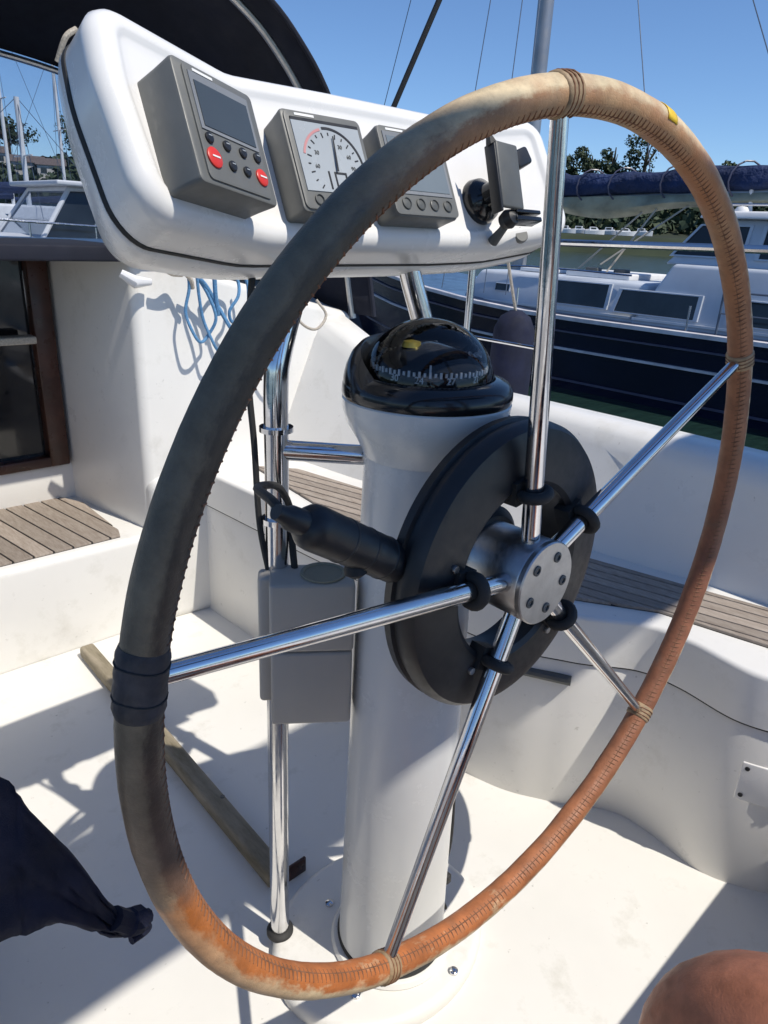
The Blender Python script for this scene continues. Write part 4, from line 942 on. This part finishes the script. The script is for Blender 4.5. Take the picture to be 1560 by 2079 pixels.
# guardrail on the starboard side deck
gr = thing('guardrail', (1.3, .9, -.26), 'thin pale steel guardrail with one stanchion beyond the starboard coaming', 'guard rail')
obj('rail', MB().tube([(1.30, 1.9, .325), (1.30, 1.24, .335), (1.30, .3, .348), (1.28, -1.2, .36)], .0105, 10), M['steel'], gr)
obj('stanchion', MB().tube([(1.30, 1.235, -.25), (1.30, 1.235, .335)], .0125, 12), M['steel'], gr)
obj('stanchion', MB().tube([(1.28, -1.1, -.25), (1.28, -1.1, .36)], .0125, 12), M['steel'], gr)
obj('lower_rail', MB().tube([(1.30, 1.235, .03), (1.30, .95, .028)], .006, 8), M['steel'], gr)
fd = thing('fender', (1.36, 1.02, -.1), 'navy cloth covered fender hanging on the guardrail behind the compass', 'fender')
obj('fender_body', MB().lathe([(.02, .12), (.05, .10), (.068, .06), (.072, -.02), (.072, -.22), (.06, -.28), (.02, -.31)], (1.42, 1.13, 0), seg=28), M['navy'], fd)
obj('lanyard', MB().tube([(1.42, 1.13, .11), (1.31, 1.12, .335)], .005, 8), M['rope_pale'], fd)

# navy canvas hanging at lower left
nc = thing('canvas_cover', (-.6, .06, 0), 'navy canvas cover hanging at the lower left with its drawstring end bunched', 'canvas cover')
top = [(-.80, .02, .20), (-.66, .045, .115), (-.575, .055, .045), (-.53, .064, -.003), (-.515, .067, -.044), (-.489, .072, -.112), (-.463, .077, -.19), (-.452, .079, -.213)]
bot = [(-.88, .01, -.04), (-.74, .03, -.10), (-.60, .045, -.128), (-.549, .06, -.134), (-.533, .062, -.147), (-.510, .066, -.158), (-.480, .073, -.200), (-.457, .078, -.230)]
T_, B_ = spline(top, 6), spline(bot, 6); mb = MB(); rs = []
for i, (a, b) in enumerate(zip(T_, B_)):
    u = i / (len(T_) - 1); row = []
    for j in range(13):
        v = j / 12; p = a.lerp(b, v)
        f = .007 * abs(sin(v * 7 + u * 3)) * (1 - u * .5) + .005 * noise.noise(Vector((u * 6, v * 9, 0))) + .003 * noise.noise(Vector((u * 25, v * 12, 3)))
        row.append(p + Vector((-.25, -.9, .1)) * f)
    rs.append(row)
mb.rings(rs, close=False, cap=False); obj('cloth', mb, M['navy'], nc, solid=.004, ang=80)
kn = MB(); kn.tube(spline([(-.465, .075, -.20), (-.452, .078, -.218), (-.44, .081, -.226), (-.433, .083, -.231)]), [.010] * 8 + [.012] * 8 + [.007] * 9, 10)
kn.tube(spline([(-.455, .074, -.215), (-.444, .078, -.222), (-.435, .080, -.240), (-.452, .076, -.238)]), .004, 8)
obj('drawstring_knot', kn, M['navy'], nc)

# folded bimini on its hoops, high above the helm seat
bi = thing('folded_bimini', (0, -.9, 1.5), 'navy canvas bimini folded into a roll on steel hoops above the helm', 'bimini')
mb = MB(); rs = []
BY, BZ = -.93, 1.585
for k in range(25):
    x = -1.25 + 2.5 * k / 24; rr = .145
    ring = []
    for j in range(18):
        a = 2 * pi * j / 18; q = 1 + .03 * noise.noise(Vector((x * 6, j * .7, 0)))
        ring.append((x, BY + rr * q * cos(a), BZ + .02 - .03 * x * x + rr * .95 * q * sin(a)))
    rs.append(ring)
mb.rings(rs); obj('canvas_roll', mb, M['navy'], bi, ang=70)
for yy in (-.95, -.85):
    obj('hoop', MB().tube(spline([(-1.22, yy - .1, -.25), (-1.25, yy - .05, .6), (-1.22, yy, 1.3), (-1.0, BY, BZ + .0), (0, BY, BZ + .03), (1.0, BY, BZ), (1.22, yy, 1.3), (1.25, yy - .05, .6), (1.22, yy - .1, -.25)], 5), .0125, 10), M['steel'], bi)

# ================================================================== PERSON seated at the helm (only a knee is in view)
ps = thing('person', (-.25, -.8, -.30), 'bare knee of a seated person in the bottom right corner', 'person')
def skinmesh(name, verts, edges, mat, parent, lv=2, root=0):
    me = bpy.data.meshes.new(name); me.from_pydata([Vector(v[:3]) - ORG[parent] for v in verts], edges, [])
    o = bpy.data.objects.new(name, me); COL.objects.link(o); o.parent = parent; ORG[o] = ORG[parent]
    md = o.modifiers.new('skin', 'SKIN'); md.use_smooth_shade = True; md.branch_smoothing = .6
    for i, v in enumerate(verts):
        r = v[3]; me.skin_vertices[0].data[i].radius = (r, v[4] if len(v) > 4 else r); me.skin_vertices[0].data[i].use_root = (i == root)
    s = o.modifiers.new('sub', 'SUBSURF'); s.levels = lv; s.render_levels = lv
    me.materials.append(mat); return o
V = [(-.27, -.86, -.17, .13, .11), (-.27, -.88, .02, .12, .10), (-.28, -.87, .20, .14, .11), (-.30, -.85, .30, .10, .09), (-.31, -.83, .37, .052), (-.31, -.81, .44, .055),   # 0-5 pelvis..neck
     (-.31, -.79, .50, .082, .09), (-.31, -.785, .585, .078, .088), (-.31, -.79, .645, .05, .06),                        # 6-8 head
     (-.17, -.80, -.20, .088), (-.10, -.50, -.205, .070), (-.092, -.325, -.243, .0615), (-.088, -.275, -.30, .058), (-.10, -.29, -.38, .054), (-.11, -.33, -.52, .05), (-.11, -.36, -.66, .036), (-.11, -.35, -.71, .036), (-.10, -.24, -.715, .03), (-.09, -.17, -.72, .022),  # right leg 9-18
     (-.38, -.80, -.20, .088), (-.52, -.50, -.21, .070), (-.55, -.35, -.245, .0615), (-.555, -.31, -.30, .055), (-.56, -.33, -.40, .053), (-.57, -.37, -.52, .05), (-.57, -.40, -.66, .036), (-.57, -.39, -.71, .036), (-.57, -.29, -.715, .03), (-.57, -.22, -.72, .022),  # left leg 19-28
     (-.13, -.85, .27, .062), (-.10, -.74, .12, .050), (-.16, -.64, .08, .044), (-.38, -.56, .18, .034), (-.50, -.52, .24, .025), (-.535, -.50, .262, .028),   # right arm 29-34
     (-.47, -.87, .28, .062), (-.60, -.86, .12, .050), (-.67, -.78, .06, .044), (-.72, -.66, .16, .034), (-.735, -.60, .235, .025), (-.735, -.575, .265, .028)]  # left arm 35-40
Eg = [(0, 1), (1, 2), (2, 3), (3, 4), (4, 5), (5, 6), (6, 7), (7, 8), (0, 9), (9, 10), (10, 11), (11, 12), (12, 13), (13, 14), (14, 15), (15, 16), (16, 17), (17, 18), (0, 19), (19, 20), (20, 21), (21, 22), (22, 23), (23, 24), (24, 25), (25, 26), (26, 27), (27, 28),
      (3, 29), (29, 30), (30, 31), (31, 32), (32, 33), (33, 34), (3, 35), (35, 36), (36, 37), (37, 38), (38, 39), (39, 40)]
def finger(root, pts, r=.0085):
    i = len(V); prev_ = root
    for k, p in enumerate(pts): V.append((*p, r * (1 - .12 * k))); Eg.append((prev_, i + k)); prev_ = i + k
for k in range(4): finger(34, [(-.552, -.500 + .000 * k, .285 + .018 * k), (-.575, -.488, .290 + .018 * k), (-.592, -.480, .288 + .018 * k)])
finger(34, [(-.540, -.475, .268), (-.562, -.458, .272)])
for k in range(4): finger(40, [(-.725, -.560, .285 + .018 * k), (-.715, -.532, .290 + .018 * k), (-.705, -.515, .288 + .018 * k)])
finger(40, [(-.712, -.570, .272), (-.700, -.545, .275)])
skinmesh('body', V, Eg, M['skin'], ps, 2)
skinmesh('shirt', [(-.27, -.865, -.12, .145, .125), (-.27, -.88, .02, .135, .115), (-.28, -.87, .20, .155, .125), (-.30, -.85, .29, .112, .10), (-.31, -.835, .345, .064), (-.13, -.85, .27, .078), (-.105, -.76, .14, .066), (-.47, -.87, .28, .078), (-.58, -.86, .15, .066)], [(0, 1), (1, 2), (2, 3), (3, 4), (3, 5), (5, 6), (3, 7), (7, 8)], M['shirt'], ps, 2)
skinmesh('shorts', [(-.27, -.86, -.19, .145, .12), (-.17, -.78, -.20, .102), (-.125, -.60, -.20, .090), (-.38, -.78, -.20, .102), (-.47, -.60, -.205, .090)], [(0, 1), (1, 2), (0, 3), (3, 4)], M['shorts'], ps, 2)
obj('hair', MB().lathe([(.0, .10), (.05, .09), (.08, .055), (.092, .0), (.088, -.03)], (-.31, -.80, .60), (0, -.25, 1), 24), M['hair'], ps, ang=80)
for sx in (-1, 1):
    obj('eye', MB().lathe([(0, .012), (.008, .008), (.0115, 0), (.008, -.008), (0, -.012)], (-.31 + sx * .03, -.708, .555), (0, 1, 0), 14), M['white'], ps)
    obj('ear', MB().lathe([(.012, 0), (.026, .006), (.02, .012), (0, .012)], (-.31 + sx * .078, -.79, .55), (sx, 0, 0), 16), M['skin'], ps)
obj('nose', MB().tube([(-.31, -.712, .56), (-.31, -.695, .53), (-.31, -.70, .52)], [.008, .015, .010], 10), M['skin'], ps)
obj('mouth', MB().tube([(-.332, -.712, .495), (-.31, -.706, .493), (-.288, -.712, .495)], .005, 8), simple('lips', (.35, .12, .10), .5), ps)
# phone held just behind the viewpoint
vb = Vector((-.6479, -.6695, .3633)).normalized(); vx = Vector((.7301, -.6818, .0455)); vy = Vector((.2172, .2947, .9306))
ph = thing('phone', tuple(CAM + vb * .02), 'black phone held up in both hands by the seated person', 'phone')
Rp = Matrix((vx, vy, vb)).transposed()
obj('phone_body', MB().box(CAM + vb * .022 - vy * .05 + vx * .02, (.072, .148, .008), Rp), M['blackg'], ph, bevel=.003)
obj('phone_screen', MB().box(CAM + vb * .0265 - vy * .05 + vx * .02, (.068, .142, .0012), Rp), M['lcd'], ph)
